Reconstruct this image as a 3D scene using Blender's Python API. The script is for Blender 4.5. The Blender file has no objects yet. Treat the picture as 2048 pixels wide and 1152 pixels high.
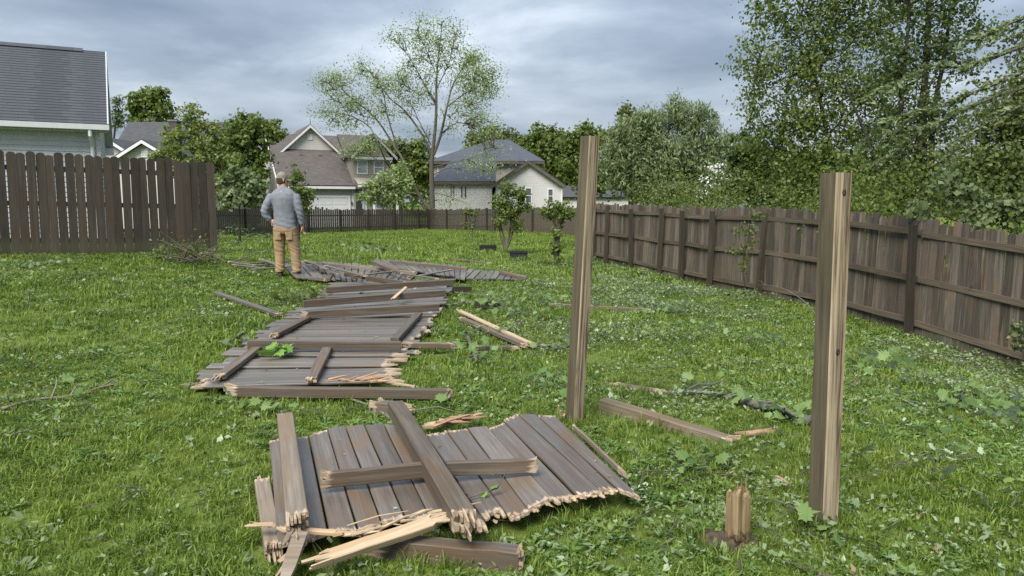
import bpy, math, random
import numpy as np
from mathutils import Vector, Matrix, Quaternion
R = random.Random(7)
NR = np.random.RandomState(11)
S = bpy.context.scene
COL = S.collection
PI = math.pi

# ------------------------------------------------------------------ camera
CAM_Z, F, PITCH = 1.5, 1500.0, math.atan(166 / 1500)
cam = bpy.data.cameras.new('camera'); cam_o = bpy.data.objects.new('camera', cam); COL.objects.link(cam_o)
cam.sensor_width = 36; cam.lens = 36 * F / 2048; cam.clip_start = .05; cam.clip_end = 3000
cam_o.location = (0, 0, CAM_Z); cam_o.rotation_euler = (PI / 2 - PITCH, 0, 0)
S.camera = cam_o

# ------------------------------------------------------------------ exposure
S.view_settings.view_transform = 'Standard'; S.view_settings.look = 'None'
S.view_settings.exposure = 2.2; S.view_settings.gamma = 1
S.render.engine = 'CYCLES'
S.cycles.use_denoising = False; S.cycles.use_adaptive_sampling = False
S.cycles.max_bounces = 6; S.cycles.transparent_max_bounces = 6
S.cycles.diffuse_bounces = 3; S.cycles.glossy_bounces = 2; S.cycles.transmission_bounces = 3

# ------------------------------------------------------------------ node helpers
class NT:
    def __init__(self, tree): self.t = tree; self.n = tree.nodes; self.l = tree.links
    def new(self, kind, **kw):
        n = self.n.new(kind)
        for k, v in kw.items(): setattr(n, k, v)
        return n
    def set(self, sock, v):
        if hasattr(v, 'is_output') or isinstance(v, bpy.types.NodeSocket): self.l.new(v, sock)
        elif v is not None:
            if isinstance(v, (tuple, list)) and len(v) == 3 and sock.type == 'RGBA': v = (*v, 1)
            sock.default_value = v
    def math(self, op, a, b=None, clamp=False):
        n = self.new('ShaderNodeMath', operation=op); n.use_clamp = clamp
        self.set(n.inputs[0], a)
        if b is not None: self.set(n.inputs[1], b)
        return n.outputs[0]
    def vmath(self, op, a, b=None):
        n = self.new('ShaderNodeVectorMath', operation=op)
        self.set(n.inputs[0], a)
        if b is not None: self.set(n.inputs[1], b)
        return n.outputs[0]
    def mix(self, f, a, b, blend='MIX'):
        n = self.new('ShaderNodeMix', data_type='RGBA', blend_type=blend)
        self.set(n.inputs[0], f); self.set(n.inputs[6], a); self.set(n.inputs[7], b)
        return n.outputs[2]
    def noise(self, vec=None, scale=5, detail=4, rough=.55, dist=0, dims='3D'):
        n = self.new('ShaderNodeTexNoise', noise_dimensions=dims)
        if vec is not None: self.set(n.inputs['Vector'], vec)
        n.inputs['Scale'].default_value = scale; n.inputs['Detail'].default_value = detail
        n.inputs['Roughness'].default_value = rough; n.inputs['Distortion'].default_value = dist
        return n.outputs[0]
    def ramp(self, f, stops, interp='LINEAR'):
        n = self.new('ShaderNodeValToRGB'); n.color_ramp.interpolation = interp
        e = n.color_ramp.elements
        while len(e) < len(stops): e.new(.5)
        for i, (p, c) in enumerate(stops):
            e[i].position = p
            if not isinstance(c, (tuple, list)): c = (c, c, c)
            e[i].color = (*c, 1)
        self.set(n.inputs[0], f)
        return n.outputs[0]
    def mapping(self, vec, scale=(1, 1, 1), loc=(0, 0, 0), rot=(0, 0, 0)):
        n = self.new('ShaderNodeMapping')
        self.set(n.inputs[0], vec); self.set(n.inputs[1], loc); self.set(n.inputs[2], rot); self.set(n.inputs[3], scale)
        return n.outputs[0]
    def bump(self, h, strength=.3, dist=.01):
        n = self.new('ShaderNodeBump'); n.inputs['Strength'].default_value = strength; n.inputs['Distance'].default_value = dist
        self.set(n.inputs['Height'], h); return n.outputs[0]
    def coord(self, which='Object'): return self.new('ShaderNodeTexCoord').outputs[which]
    def rnd(self): return self.new('ShaderNodeObjectInfo').outputs['Random']

# ------------------------------------------------------------------ world: overcast sky over a Nishita sky
SUN_EL, SUN_AZ = math.radians(50), math.radians(207)      # azimuth clockwise from +Y
w = bpy.data.worlds.new('World'); S.world = w; w.use_nodes = True
t = NT(w.node_tree); t.n.clear()
out = t.new('ShaderNodeOutputWorld'); bg = t.new('ShaderNodeBackground'); t.l.new(bg.outputs[0], out.inputs[0])
sky = t.new('ShaderNodeTexSky', sky_type='NISHITA'); sky.sun_disc = False
sky.sun_elevation = SUN_EL; sky.sun_rotation = SUN_AZ; sky.air_density = 1.2; sky.dust_density = 2
d = t.coord('Generated')
sep = t.new('ShaderNodeSeparateXYZ'); t.l.new(d, sep.inputs[0])
zc = t.math('MAXIMUM', sep.outputs[2], 0.0)
den = t.math('ADD', zc, .13)
cx = t.math('DIVIDE', sep.outputs[0], den); cy = t.math('DIVIDE', sep.outputs[1], den)
cmb = t.new('ShaderNodeCombineXYZ'); t.l.new(cx, cmb.inputs[0]); t.l.new(cy, cmb.inputs[1])
pv = t.mapping(cmb.outputs[0], scale=(.75, .8, 1), loc=(5.3, 1.9, 0), rot=(0, 0, .1))
n1 = t.noise(pv, 1.5, 10, .56, .2)
n2 = t.noise(t.mapping(cmb.outputs[0], loc=(9.1, 3.4, 2)), .55, 3, .5, .3)
v = t.math('ADD', t.math('MULTIPLY', n1, .68), t.math('MULTIPLY', n2, .42))
cloud = t.ramp(v, [(.37, (1.0, 1.29, 1.72)), (.47, (1.28, 1.59, 2.05)), (.54, (1.62, 1.96, 2.46)), (.61, (2.1, 2.45, 2.92)), (.72, (3.3, 3.65, 4.1))])
hor = t.ramp(zc, [(0.0, 1.0), (.10, .75), (.17, .0)])
cloud = t.mix(t.math('MULTIPLY', hor, t.ramp(n2, [(.46, 0.0), (.62, .8)])), cloud, (3.1, 3.4, 3.8))
cie = t.math('DIVIDE', t.math('ADD', t.math('MULTIPLY', zc, 2.0), 1.0), 1.28)   # CIE overcast luminance distribution
cl2 = t.vmath('MULTIPLY', cloud, cie)
col = t.mix(.93, sky.outputs[0], cl2)
t.l.new(col, bg.inputs[0]); bg.inputs[1].default_value = .05

sun = bpy.data.lights.new('sun', 'SUN'); sun.energy = 1.5; sun.angle = math.radians(34); sun.color = (1, .96, .89)
sun_o = bpy.data.objects.new('sun', sun); COL.objects.link(sun_o)
sd = Vector((math.sin(SUN_AZ) * math.cos(SUN_EL), math.cos(SUN_AZ) * math.cos(SUN_EL), math.sin(SUN_EL)))
sun_o.rotation_euler = sd.to_track_quat('Z', 'Y').to_euler(); sun_o.location = (8, -8, 30)

# ------------------------------------------------------------------ terrain (thin plate spline through surveyed spots)
CP = np.array([(0, 0, 0), (-3, 2, .02), (3, 2, -.05), (0, 4, 0), (-3, 5, .05), (2.5, 5, -.08), (0, 7.5, .03), (-5, 8, .2), (3.5, 8, -.22),
    (-3.8, 12.6, .28), (-.5, 12, .12), (-5.9, 15.1, .51), (-9.1, 13.3, .6), (-11, 11, .6), (-7, 6, .2), (6.36, 11.7, -.56), (2.99, 22.9, -.3),
    (6.9, 10.2, -.73), (4.6, 17.3, -.4), (6, 5, -.42), (8, 3, -.65), (7.6, 8.0, -.85), (10, 14, -.5), (-14.4, 36, -.04), (-11.9, 44, -.17), (-5.8, 53, -.23),
    (3.2, 38, -.07), (-3, 25, .05), (-9, 25, .3), (-16, 18, .6), (-16, 5, .5), (-4, -2, 0), (4, -2, -.05), (10, 38, -.2), (.5, 17, .0)], float)
def _tps_u(r2): return np.where(r2 < 1e-12, 0, r2 * np.log(np.maximum(r2, 1e-12)))
_n = len(CP); _d2 = ((CP[:, None, :2] - CP[None, :, :2]) ** 2).sum(-1)
_A = np.zeros((_n + 3, _n + 3)); _A[:_n, :_n] = _tps_u(_d2) + np.eye(_n) * .4
_P = np.c_[np.ones(_n), CP[:, :2]]; _A[:_n, _n:] = _P; _A[_n:, :_n] = _P.T
_W = np.linalg.solve(_A, np.r_[CP[:, 2], 0, 0, 0])
def gz(x, y):
    x = np.clip(np.asarray(x, float), -17, 11); y = np.clip(np.asarray(y, float), -2, 54)
    r2 = (x[..., None] - CP[:, 0]) ** 2 + (y[..., None] - CP[:, 1]) ** 2
    return _tps_u(r2) @ _W[:_n] + _W[_n] + _W[_n + 1] * x + _W[_n + 2] * y
def g(x, y): return float(gz(np.array(x), np.array(y)))

_fw = Vector((0, math.cos(PITCH), -math.sin(PITCH))); _up = Vector((0, math.sin(PITCH), math.cos(PITCH)))
def ray(x, y): return _fw + Vector((1, 0, 0)) * ((x - 1024) / F) + _up * ((576 - y) / F)
def at(x, y, Y):                      # point seen at photo position (x, y) that stands Y metres away
    d = ray(x, y); return Vector((0, 0, CAM_Z)) + d * (Y / d.y)
def gp(x, y, h=0.0):                  # point seen at photo position (x, y) lying h above the ground
    d = ray(x, y); lo = .5
    o = Vector((0, 0, CAM_Z)); s = lo
    while s < 120:
        p = o + d * s
        if p.z < g(p.x, p.y) + h: break
        s *= 1.03
    a, b = s / 1.03, s
    for _ in range(24):
        m = (a + b) / 2; p = o + d * m
        if p.z < g(p.x, p.y) + h: b = m
        else: a = m
    return o + d * b

# ------------------------------------------------------------------ object helpers
def tag(o, label=None, cat=None, group=None, kind=None):
    if label: o['label'] = label
    if cat: o['category'] = cat
    if group: o['group'] = group
    if kind: o['kind'] = kind
    return o
def empty(name, loc, label=None, cat=None, group=None, rz=0):
    o = bpy.data.objects.new(name, None); COL.objects.link(o); o.location = loc; o.rotation_euler = (0, 0, rz)
    o.empty_display_size = .2
    return tag(o, label, cat, group)
def frame_of(o): return Matrix.Translation(o.location) @ o.rotation_euler.to_matrix().to_4x4() if o else Matrix()
def link(name, me, parent=None, M=None):
    """link a mesh; M is its matrix in world space (parents are top-level Empties, or meshes at the world origin of their own parent)"""
    o = bpy.data.objects.new(name, me); COL.objects.link(o)
    M = M or Matrix()
    if parent is not None:
        o.parent = parent
        base = wm(parent)
        o.matrix_basis = base.inverted() @ M
    else: o.matrix_basis = M
    return o
def wm(o):
    m = Matrix.LocRotScale(o.location, o.rotation_euler.to_quaternion() if o.rotation_mode != 'QUATERNION' else o.rotation_quaternion, o.scale)
    return wm(o.parent) @ m if o.parent else m
class MB:
    def __init__(self): self.v = []; self.f = []; self.m = []; self.fresh = {}
    def poly(self, pts, mi=0):
        b = len(self.v); self.v += [tuple(p) for p in pts]; self.f.append(tuple(range(b, b + len(pts)))); self.m.append(mi)
    def hexa(self, p, mi=0):          # 8 corners: bottom ring 0-3, top ring 4-7
        b = len(self.v); self.v += [tuple(q) for q in p]
        for q in ((3, 2, 1, 0), (4, 5, 6, 7), (0, 1, 5, 4), (1, 2, 6, 5), (2, 3, 7, 6), (3, 0, 4, 7)):
            self.f.append(tuple(b + i for i in q)); self.m.append(mi)
    def box(self, x0, x1, y0, y1, z0, z1, mi=0):
        self.hexa([(x0, y0, z0), (x1, y0, z0), (x1, y1, z0), (x0, y1, z0), (x0, y0, z1), (x1, y0, z1), (x1, y1, z1), (x0, y1, z1)], mi)
    def prism(self, prof, a, b, mi=0, axis=1):   # polygon in (x,z) swept along y from a to b
        n = len(prof); k = len(self.v)
        if axis == 1: self.v += [(x, a, z) for x, z in prof] + [(x, b, z) for x, z in prof]
        else: self.v += [(a, x, z) for x, z in prof] + [(b, x, z) for x, z in prof]
        self.f.append(tuple(range(k, k + n))); self.f.append(tuple(range(k + 2 * n - 1, k + n - 1, -1))); self.m += [mi, mi]
        for i in range(n):
            j = (i + 1) % n; self.f.append((k + i, k + n + i, k + n + j, k + j)); self.m.append(mi)
    def tube(self, pts, rad, sides=6, mi=0, cap=True):
        pts = [Vector(p) for p in pts]; k0 = len(self.v); n = len(pts)
        ref = None
        for i, p in enumerate(pts):
            tg = (pts[min(i + 1, n - 1)] - pts[max(i - 1, 0)])
            if tg.length < 1e-9: tg = Vector((0, 0, 1))
            tg.normalize()
            if ref is None: ref = tg.orthogonal().normalized()
            u = (ref - tg * ref.dot(tg))
            u = u.normalized() if u.length > 1e-6 else tg.orthogonal().normalized()
            ref = u; w_ = tg.cross(u); r = rad[i] if isinstance(rad, (list, tuple)) else rad
            for s in range(sides):
                a = 2 * PI * s / sides; q = p + (u * math.cos(a) + w_ * math.sin(a)) * r
                self.v.append((q.x, q.y, q.z))
        for i in range(n - 1):
            for s in range(sides):
                a = k0 + i * sides + s; b = k0 + i * sides + (s + 1) % sides
                self.f.append((a, b, b + sides, a + sides)); self.m.append(mi)
        if cap:
            self.f.append(tuple(k0 + s for s in reversed(range(sides)))); self.m.append(mi)
            self.f.append(tuple(k0 + (n - 1) * sides + s for s in range(sides))); self.m.append(mi)
    def mesh(self, name, mats, smooth=False):
        me = bpy.data.meshes.new(name); me.from_pydata(self.v, [], self.f)
        for m in (mats if isinstance(mats, (list, tuple)) else [mats]): me.materials.append(m)
        if any(self.m): me.polygons.foreach_set('material_index', self.m)
        if smooth: me.polygons.foreach_set('use_smooth', [True] * len(self.f))
        if self.fresh:
            a = me.attributes.new('fresh', 'FLOAT', 'POINT')
            vals = np.zeros(len(self.v), 'f')
            for k, x in self.fresh.items(): vals[k] = x
            a.data.foreach_set('value', vals)
        me.update(); return me
    def build(self, name, mats, parent=None, M=None, smooth=False): return link(name, self.mesh(name, mats, smooth), parent, M)

def fast_mesh(name, verts, faces, mat, smooth=False):
    """verts N,3; faces M,k (all k-gons)"""
    me = bpy.data.meshes.new(name); verts = np.asarray(verts, 'f'); faces = np.asarray(faces, 'i')
    me.vertices.add(len(verts)); me.vertices.foreach_set('co', verts.ravel())
    k = faces.shape[1]; me.loops.add(faces.size); me.loops.foreach_set('vertex_index', faces.ravel())
    me.polygons.add(len(faces)); me.polygons.foreach_set('loop_start', np.arange(0, faces.size, k, dtype='i'))
    if smooth: me.polygons.foreach_set('use_smooth', np.ones(len(faces), bool))
    me.materials.append(mat); me.update(calc_edges=True); me.validate(); return me
# ------------------------------------------------------------------ materials
def newmat(name):
    m = bpy.data.materials.new(name); m.use_nodes = True; t = NT(m.node_tree)
    b = t.n['Principled BSDF']; return m, t, b
def plain(name, col, rough=.6, var=.12, scale=8, bump=0, metal=0, spec=.4):
    m, t, b = newmat(name); c = t.coord('Object')
    n = t.noise(c, scale, 5, .6)
    hi = tuple(min(1, x * (1 + var)) for x in col); lo = tuple(x * (1 - var) for x in col)
    t.set(b.inputs['Base Color'], t.ramp(n, [(.3, lo), (.7, hi)]))
    b.inputs['Roughness'].default_value = rough; b.inputs['Metallic'].default_value = metal
    b.inputs['Specular IOR Level'].default_value = spec
    if bump: t.set(b.inputs['Normal'], t.bump(n, bump, .01))
    return m
FRESH = [(.25, (.13, .088, .058)), (.42, (.26, .19, .125)), (.6, (.38, .30, .215)), (.8, (.48, .40, .31))]
def wood(name, dark, mid, light, rough=(.5, .75), grain=1.0, fresh=False, stain=None, objvar=.35, spec=.35, contrast=(.3, .52, .75), axis='X', moss=0, wear=None):
    warm = lambda q: (q[0], q[1] * .985, q[2] * .84) if q else q
    dark, mid, light, stain, wear = map(warm, (dark, mid, light, stain, wear))
    m, t, b = newmat(name)
    c = t.coord('Object'); r = t.rnd()
    off = t.vmath('SCALE', (37.1, 17.3, 23.7)); t.l.new(r, off.node.inputs['Scale'])
    p = t.vmath('ADD', c, off)
    st = {'X': (.9, 26, 26), 'Z': (26, 26, .9)}[axis]
    st = tuple(s * grain for s in st)
    g1 = t.noise(t.mapping(p, scale=st), 1.0, 6, .62, 1.2)
    st2 = {'X': (3.5, 110, 110), 'Z': (110, 110, 3.5)}[axis]
    g2 = t.noise(t.mapping(p, scale=st2), 1.0, 3, .6)
    gg = t.math('ADD', t.math('MULTIPLY', g1, .72), t.math('MULTIPLY', g2, .28))
    col = t.ramp(gg, [(contrast[0], dark), (contrast[1], mid), (contrast[2], light)])
    # blotches of weather
    n3 = t.noise(t.mapping(p, scale={'X': (1.1, 4, 4), 'Z': (4, 4, 1.1)}[axis]), 1.6, 4, .6)
    if stain: col = t.mix(t.ramp(n3, [(.50, 0.0), (.66, .8)]), col, stain)
    br = t.math('ADD', t.math('MULTIPLY', r, objvar * 2), 1 - objvar)
    col = _mul(t, col, br)
    if moss:
        n4 = t.noise(t.vmath('ADD', c, (3, 8, 2)), 2.2, 5, .65)
        col = t.mix(t.ramp(n4, [(.48, 0.0), (.72, moss)]), col, (.055, .062, .028))
    if wear:
        n5 = t.noise(t.mapping(p, scale={'X': (.5, 14, 14), 'Z': (14, 14, .5)}[axis]), 1.0, 5, .7)
        col = t.mix(t.ramp(n5, [(.56, 0.0), (.68, .75)]), col, wear)
    rg = t.ramp(n3, [(.35, rough[0]), (.65, rough[1])])
    hgt = gg
    if fresh:
        a = t.new('ShaderNodeAttribute', attribute_name='fresh').outputs['Fac']
        nf = t.noise(t.mapping(p, scale=(6, 60, 60)), 1.0, 4, .6)
        fcol = t.ramp(nf, FRESH)
        k = t.math('ADD', a, t.math('MULTIPLY', t.math('SUBTRACT', nf, .5), .9))
        k = t.ramp(k, [(.42, 0.0), (.55, 1.0)])
        col = t.mix(k, col, fcol); rg = t.mix(k, rg, (.8, .8, .8))
    t.set(b.inputs['Base Color'], col); t.set(b.inputs['Roughness'], rg)
    b.inputs['Specular IOR Level'].default_value = spec
    t.set(b.inputs['Normal'], t.bump(hgt, .45, .006))
    return m
def _mul(t, col, f):
    n = t.new('ShaderNodeVectorMath', operation='SCALE'); t.set(n.inputs[0], col); t.set(n.inputs['Scale'], f); return n.outputs[0]

M = {}
M['panel'] = wood('wet_grey_fence_board', (0.05855, 0.04764, 0.04638), (0.1068, 0.08981, 0.08826), (0.1619, 0.1429, 0.1459), rough=(.28, .5), fresh=True, stain=(.115, .074, .048), objvar=.26, spec=.5)
M['panel_far'] = wood('silvered_fence_board', (0.0594, 0.05227, 0.05076), (0.1109, 0.09981, 0.09983), (0.1703, 0.1584, 0.1607), rough=(.32, .55), fresh=True, stain=(.12, .09, .072), objvar=.2, spec=.5)
M['rail'] = wood('weathered_rail_wood', (0.04562, 0.03594, 0.03193), (0.09888, 0.07987, 0.07096), (0.1825, 0.1518, 0.1375), fresh=True, stain=(.10, .062, .038), objvar=.2)
M['tan'] = wood('tan_split_post_wood', (0.09482, 0.07392, 0.06468), (0.1856, 0.1512, 0.134), (0.2803, 0.2394, 0.2218), fresh=True, stain=(.17, .125, .09), objvar=.1)
M['weathered'] = wood('weathered_timber', (.075, .058, .045), (.16, .13, .105), (.26, .22, .185), fresh=True, stain=(.12, .082, .055), objvar=.1, moss=.35)
M['fresh'] = wood('fresh_split_wood', (.20, .14, .10), (.38, .295, .225), (.50, .42, .35), rough=(.7, .85), objvar=.15, stain=(.36, .25, .17), spec=.2)
M['red_fresh'] = wood('reddish_split_wood', (.17, .095, .068), (.32, .205, .15), (.47, .34, .26), rough=(.7, .85), objvar=.2, spec=.2)
M['picket_dark'] = wood('dark_stained_picket', (0.01768, 0.01382, 0.01148), (0.03978, 0.03204, 0.02754), (0.07956, 0.0663, 0.05738), stain=(.046, .028, .018), objvar=.35, moss=.55, rough=(.6, .8))
M['picket_side'] = wood('brown_weathered_picket', (0.03235, 0.02683, 0.02554), (0.08182, 0.06995, 0.06597), (0.157, 0.1398, 0.1341), stain=(.115, .07, .047), objvar=.45, moss=.6, wear=(.25, .20, .155), rough=(.6, .8))
M['picket_grey'] = wood('grey_brown_picket', (0.0364, 0.0294, 0.0238), (0.07, 0.0588, 0.0504), (0.126, 0.1092, 0.0952), objvar=.3, rough=(.65, .85))
M['fence_rail'] = wood('dark_fence_rail', (.042, .033, .027), (.09, .072, .06), (.16, .135, .115), stain=(.06, .045, .03), objvar=.2, rough=(.55, .8))
M['fence_post'] = wood('dark_fence_post', (0.0182, 0.0143, 0.0117), (0.0377, 0.03055, 0.02535), (0.065, 0.0546, 0.0468), objvar=.25, rough=(.6, .8))
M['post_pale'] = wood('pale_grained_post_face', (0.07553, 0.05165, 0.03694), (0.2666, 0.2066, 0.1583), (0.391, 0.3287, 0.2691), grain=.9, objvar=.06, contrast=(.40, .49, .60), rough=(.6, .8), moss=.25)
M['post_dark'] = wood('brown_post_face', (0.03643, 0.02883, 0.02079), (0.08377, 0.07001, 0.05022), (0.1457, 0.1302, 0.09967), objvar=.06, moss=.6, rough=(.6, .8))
def stump_material():
    m = wood('split_stump_wood', (.09, .058, .034), (.22, .158, .098), (.36, .285, .19), objvar=.02, stain=(.13, .085, .05), contrast=(.35, .5, .65)); t = NT(m.node_tree); b = t.n['Principled BSDF']
    c = t.coord('Object'); sp = t.new('ShaderNodeSeparateXYZ'); t.l.new(c, sp.inputs[0]); nz = t.noise(c, 28, 4, .6)
    k = t.ramp(t.math('ADD', t.math('MULTIPLY', sp.outputs[0], 4.2), t.math('MULTIPLY', nz, .9)), [(.52, 1.0), (.74, 0.0)])   # rot creeping up from the soil
    src = b.inputs['Base Color'].links[0].from_socket; t.set(b.inputs['Base Color'], t.mix(k, src, (.035, .021, .013))); return m
M['stump_wood'] = stump_material()
M['rot'] = plain('dark_rotten_wood', (.035, .022, .016), .9, .5, 25, .5)
M['bark'] = wood('grey_bark', (.035, .030, .026), (.085, .075, .066), (.16, .145, .13), axis='Z', grain=.5, rough=(.8, .95), moss=.4, objvar=.15)
M['bark_dark'] = wood('dark_bark', (.014, .012, .010), (.034, .029, .025), (.065, .058, .05), axis='Z', grain=.5, rough=(.8, .95), moss=.4, objvar=.15)
M['log_bark'] = wood('lichen_grey_bark', (0.0375, 0.0375, 0.03375), (0.105, 0.1087, 0.0975), (0.2025, 0.2175, 0.195), grain=.6, rough=(.8, .95), moss=.4, objvar=.2)
M['soil'] = plain('brown_damp_soil', (0.06375, 0.0432, 0.0288), .95, .5, 14, .8)
M['black_plastic'] = plain('black_planter_plastic', (.012, .013, .014), .5, .2, 10)

def leafmat(name, dark, mid, light, trans=.45, rough=.5, nscale=.7, back=None, per_obj=False, patch=None):
    m, t, b = newmat(name)
    geo = t.new('ShaderNodeNewGeometry')
    ri = t.rnd() if per_obj else geo.outputs['Random Per Island']
    n = t.noise(geo.outputs['Position'], nscale, 3, .55)
    v = t.math('ADD', t.math('MULTIPLY', ri, .5), t.math('MULTIPLY', n, .55))
    col = t.ramp(v, [(.22, dark), (.5, mid), (.85, light)])
    if back: col = t.mix(geo.outputs['Backfacing'], col, back)
    if patch: col = t.mix(t.ramp(t.noise(geo.outputs['Position'], 1.7, 4, .6), [(.50, 0.0), (.66, .75)]), col, patch)
    t.set(b.inputs['Base Color'], col); b.inputs['Roughness'].default_value = rough; b.inputs['Specular IOR Level'].default_value = .35
    tr = t.new('ShaderNodeBsdfTranslucent'); t.set(tr.inputs[0], _mul(t, col, 1.25))
    mx = t.new('ShaderNodeMixShader'); mx.inputs[0].default_value = trans
    o = t.n['Material Output']; t.l.new(b.outputs[0], mx.inputs[1]); t.l.new(tr.outputs[0], mx.inputs[2]); t.l.new(mx.outputs[0], o.inputs[0])
    return m
M['leaf_dark'] = leafmat('deep_green_leaf', (0.03581, 0.05946, 0.0153), (0.07161, 0.1099, 0.02601), (0.1343, 0.1712, 0.0459))
M['leaf_mid'] = leafmat('mid_green_leaf', (0.05396, 0.08771, 0.01696), (0.1079, 0.1545, 0.03052), (0.1878, 0.2243, 0.05511))
M['leaf_olive'] = leafmat('olive_green_leaf', (0.05338, 0.07344, 0.0198), (0.1119, 0.1423, 0.03762), (0.1852, 0.2111, 0.0693))
M['leaf_fresh'] = leafmat('fresh_light_green_leaf', (0.08625, 0.121, 0.024), (0.1667, 0.2145, 0.048), (0.2702, 0.3135, 0.09))
M['leaf_spring'] = leafmat('yellow_green_spring_leaf', (0.1263, 0.1708, 0.05486), (0.2346, 0.3041, 0.1097), (0.3429, 0.4268, 0.1895), trans=.45)
M['leaf_pale'] = leafmat('pale_grey_green_leaf', (0.0726, 0.104, 0.03848), (0.1452, 0.1937, 0.07695), (0.2517, 0.3024, 0.1496), trans=.35)
M['leaf_silver'] = leafmat('silvery_backed_leaf', (.05, .09, .02), (.10, .165, .04), (.17, .25, .08), back=(.25, .32, .20), trans=.25)
M['leaf_bright'] = leafmat('bright_maple_leaf', (.10, .20, .03), (.17, .32, .06), (.28, .42, .12), trans=.35, per_obj=True)
M['blossom'] = leafmat('white_blossom', (.45, .47, .42), (.6, .62, .56), (.75, .76, .7), trans=.2)
M['grass'] = leafmat('lawn_grass_blade', (0.0392, 0.07633, 0.009072), (0.1153, 0.1831, 0.02358), (0.2479, 0.3108, 0.05625), trans=.38, rough=.45, nscale=.55, per_obj=True, patch=(0.1786, 0.2313, 0.04158))
M['weed'] = leafmat('lawn_weed_leaf', (0.0459, 0.09196, 0.0162), (0.0969, 0.1694, 0.0315), (0.1836, 0.2662, 0.0675), trans=.3, nscale=2, per_obj=True)
M['litter_green'] = leafmat('torn_green_leaf', (0.0455, 0.084, 0.0144), (0.0975, 0.162, 0.0288), (0.195, 0.252, 0.066), back=(.17, .22, .10), trans=.25, nscale=3, per_obj=True)
M['litter_pale'] = leafmat('torn_pale_leaf', (0.121, 0.176, 0.0805), (0.198, 0.264, 0.138), (0.33, 0.396, 0.253), trans=.2, nscale=3, per_obj=True)
M['litter_dry'] = leafmat('dry_tan_leaf', (.12, .085, .04), (.24, .18, .09), (.36, .30, .17), trans=.15, nscale=3, per_obj=True)

def lawn_material():
    m, t, b = newmat('lawn_ground'); p = t.new('ShaderNodeNewGeometry').outputs['Position']
    n1 = t.noise(p, .9, 5, .6); n2 = t.noise(p, 14, 6, .7); n3 = t.noise(p, 90, 3, .7)
    c = t.ramp(t.math('ADD', t.math('MULTIPLY', n2, .6), t.math('MULTIPLY', n3, .4)), [(.32, (.035, .05, .012)), (.5, (.095, .135, .022)), (.68, (.18, .215, .048))])
    c = t.mix(t.ramp(n1, [(.4, 0.0), (.65, .55)]), c, (.13, .17, .035), 'MIX')
    c = t.mix(t.ramp(n2, [(.60, 0.0), (.74, .5)]), c, (.06, .045, .025))
    t.set(b.inputs['Base Color'], c); b.inputs['Roughness'].default_value = .9; b.inputs['Specular IOR Level'].default_value = .15
    t.set(b.inputs['Normal'], t.bump(n3, .6, .03)); return m
M['lawn'] = lawn_material()

def siding(name, col, pitch, strength=.6, var=.06):
    m, t, b = newmat(name); c = t.coord('Object')
    s = t.new('ShaderNodeSeparateXYZ'); t.l.new(c, s.inputs[0])
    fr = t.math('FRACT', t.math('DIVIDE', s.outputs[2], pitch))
    n = t.noise(c, 3, 4, .6)
    hi = tuple(x * (1 + var) for x in col); lo = tuple(x * (1 - var) for x in col)
    cc = t.ramp(n, [(.3, lo), (.7, hi)])
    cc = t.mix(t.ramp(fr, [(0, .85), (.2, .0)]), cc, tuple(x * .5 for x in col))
    t.set(b.inputs['Base Color'], cc); b.inputs['Roughness'].default_value = .55
    return m
def shingle(name, col, cw=.3, ch=.14, var=.35):
    m, t, b = newmat(name); c = t.coord('Object')
    br = t.new('ShaderNodeTexBrick'); t.l.new(t.mapping(c, scale=(1, 1, 1)), br.inputs['Vector'])
    br.inputs['Scale'].default_value = 1; br.inputs['Brick Width'].default_value = cw; br.inputs['Row Height'].default_value = ch
    br.inputs['Mortar Size'].default_value = .006; br.offset = .37; br.inputs['Bias'].default_value = 0
    br.inputs[1].default_value = (*[x * (1 + var) for x in col], 1); br.inputs[2].default_value = (*[x * (1 - var) for x in col], 1)
    br.inputs[3].default_value = (*[x * .4 for x in col], 1)
    n = t.noise(c, 60, 4, .7)
    cc = t.mix(.5, br.outputs[0], t.ramp(n, [(.3, tuple(x * .6 for x in col)), (.7, tuple(x * 1.4 for x in col))]))
    t.set(b.inputs['Base Color'], cc); b.inputs['Roughness'].default_value = .8
    t.set(b.inputs['Normal'], t.bump(n, .4, .01)); return m
M['siding_blue'] = plain('blue_grey_vinyl_siding', (0.4608, 0.4826, 0.5), .5, .06, 4)
M['white_trim'] = plain('white_trim_paint', (.58, .585, .59), .5, .05, 6)
M['soffit'] = plain('pale_soffit_vinyl', (.42, .435, .45), .6, .05, 5)
M['roof_slate'] = shingle('slate_grey_shingle', (0.03844, 0.0427, 0.05124), .32, 5)
M['roof_dark'] = shingle('charcoal_shingle', (0.045, 0.0465, 0.051))
M['roof_brown'] = shingle('brown_grey_shingle', (.078, .066, .06))
M['roof_blue'] = shingle('blue_grey_shingle', (0.04896, 0.05576, 0.0714))
M['siding_white'] = siding('white_vinyl_siding', (.46, .45, .445), .13)
M['siding_beige'] = siding('beige_vinyl_siding', (.36, .34, .305), .13)
M['siding_cream'] = siding('cream_vinyl_siding', (.50, .48, .45), .13)
M['siding_taupe'] = siding('taupe_vinyl_siding', (.26, .24, .20), .16)
M['shake'] = shingle('tan_shake_siding', (.29, .27, .225), .2, .16, .2)
M['door_white'] = plain('white_door_paint', (.56, .56, .56), .5, .05, 3)
M['door_dark'] = plain('dark_door_paint', (.03, .035, .035), .4, .2, 5)
M['glass'] = plain('dark_window_glass', (.07, .085, .095), .08, .3, 2, spec=.6)
M['curtain_glass'] = plain('pale_window_glass', (.25, .28, .31), .1, .3, 2, spec=.6)
M['brick'] = shingle('dark_chimney_brick', (.05, .04, .04), .22, .075, .3)
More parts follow.
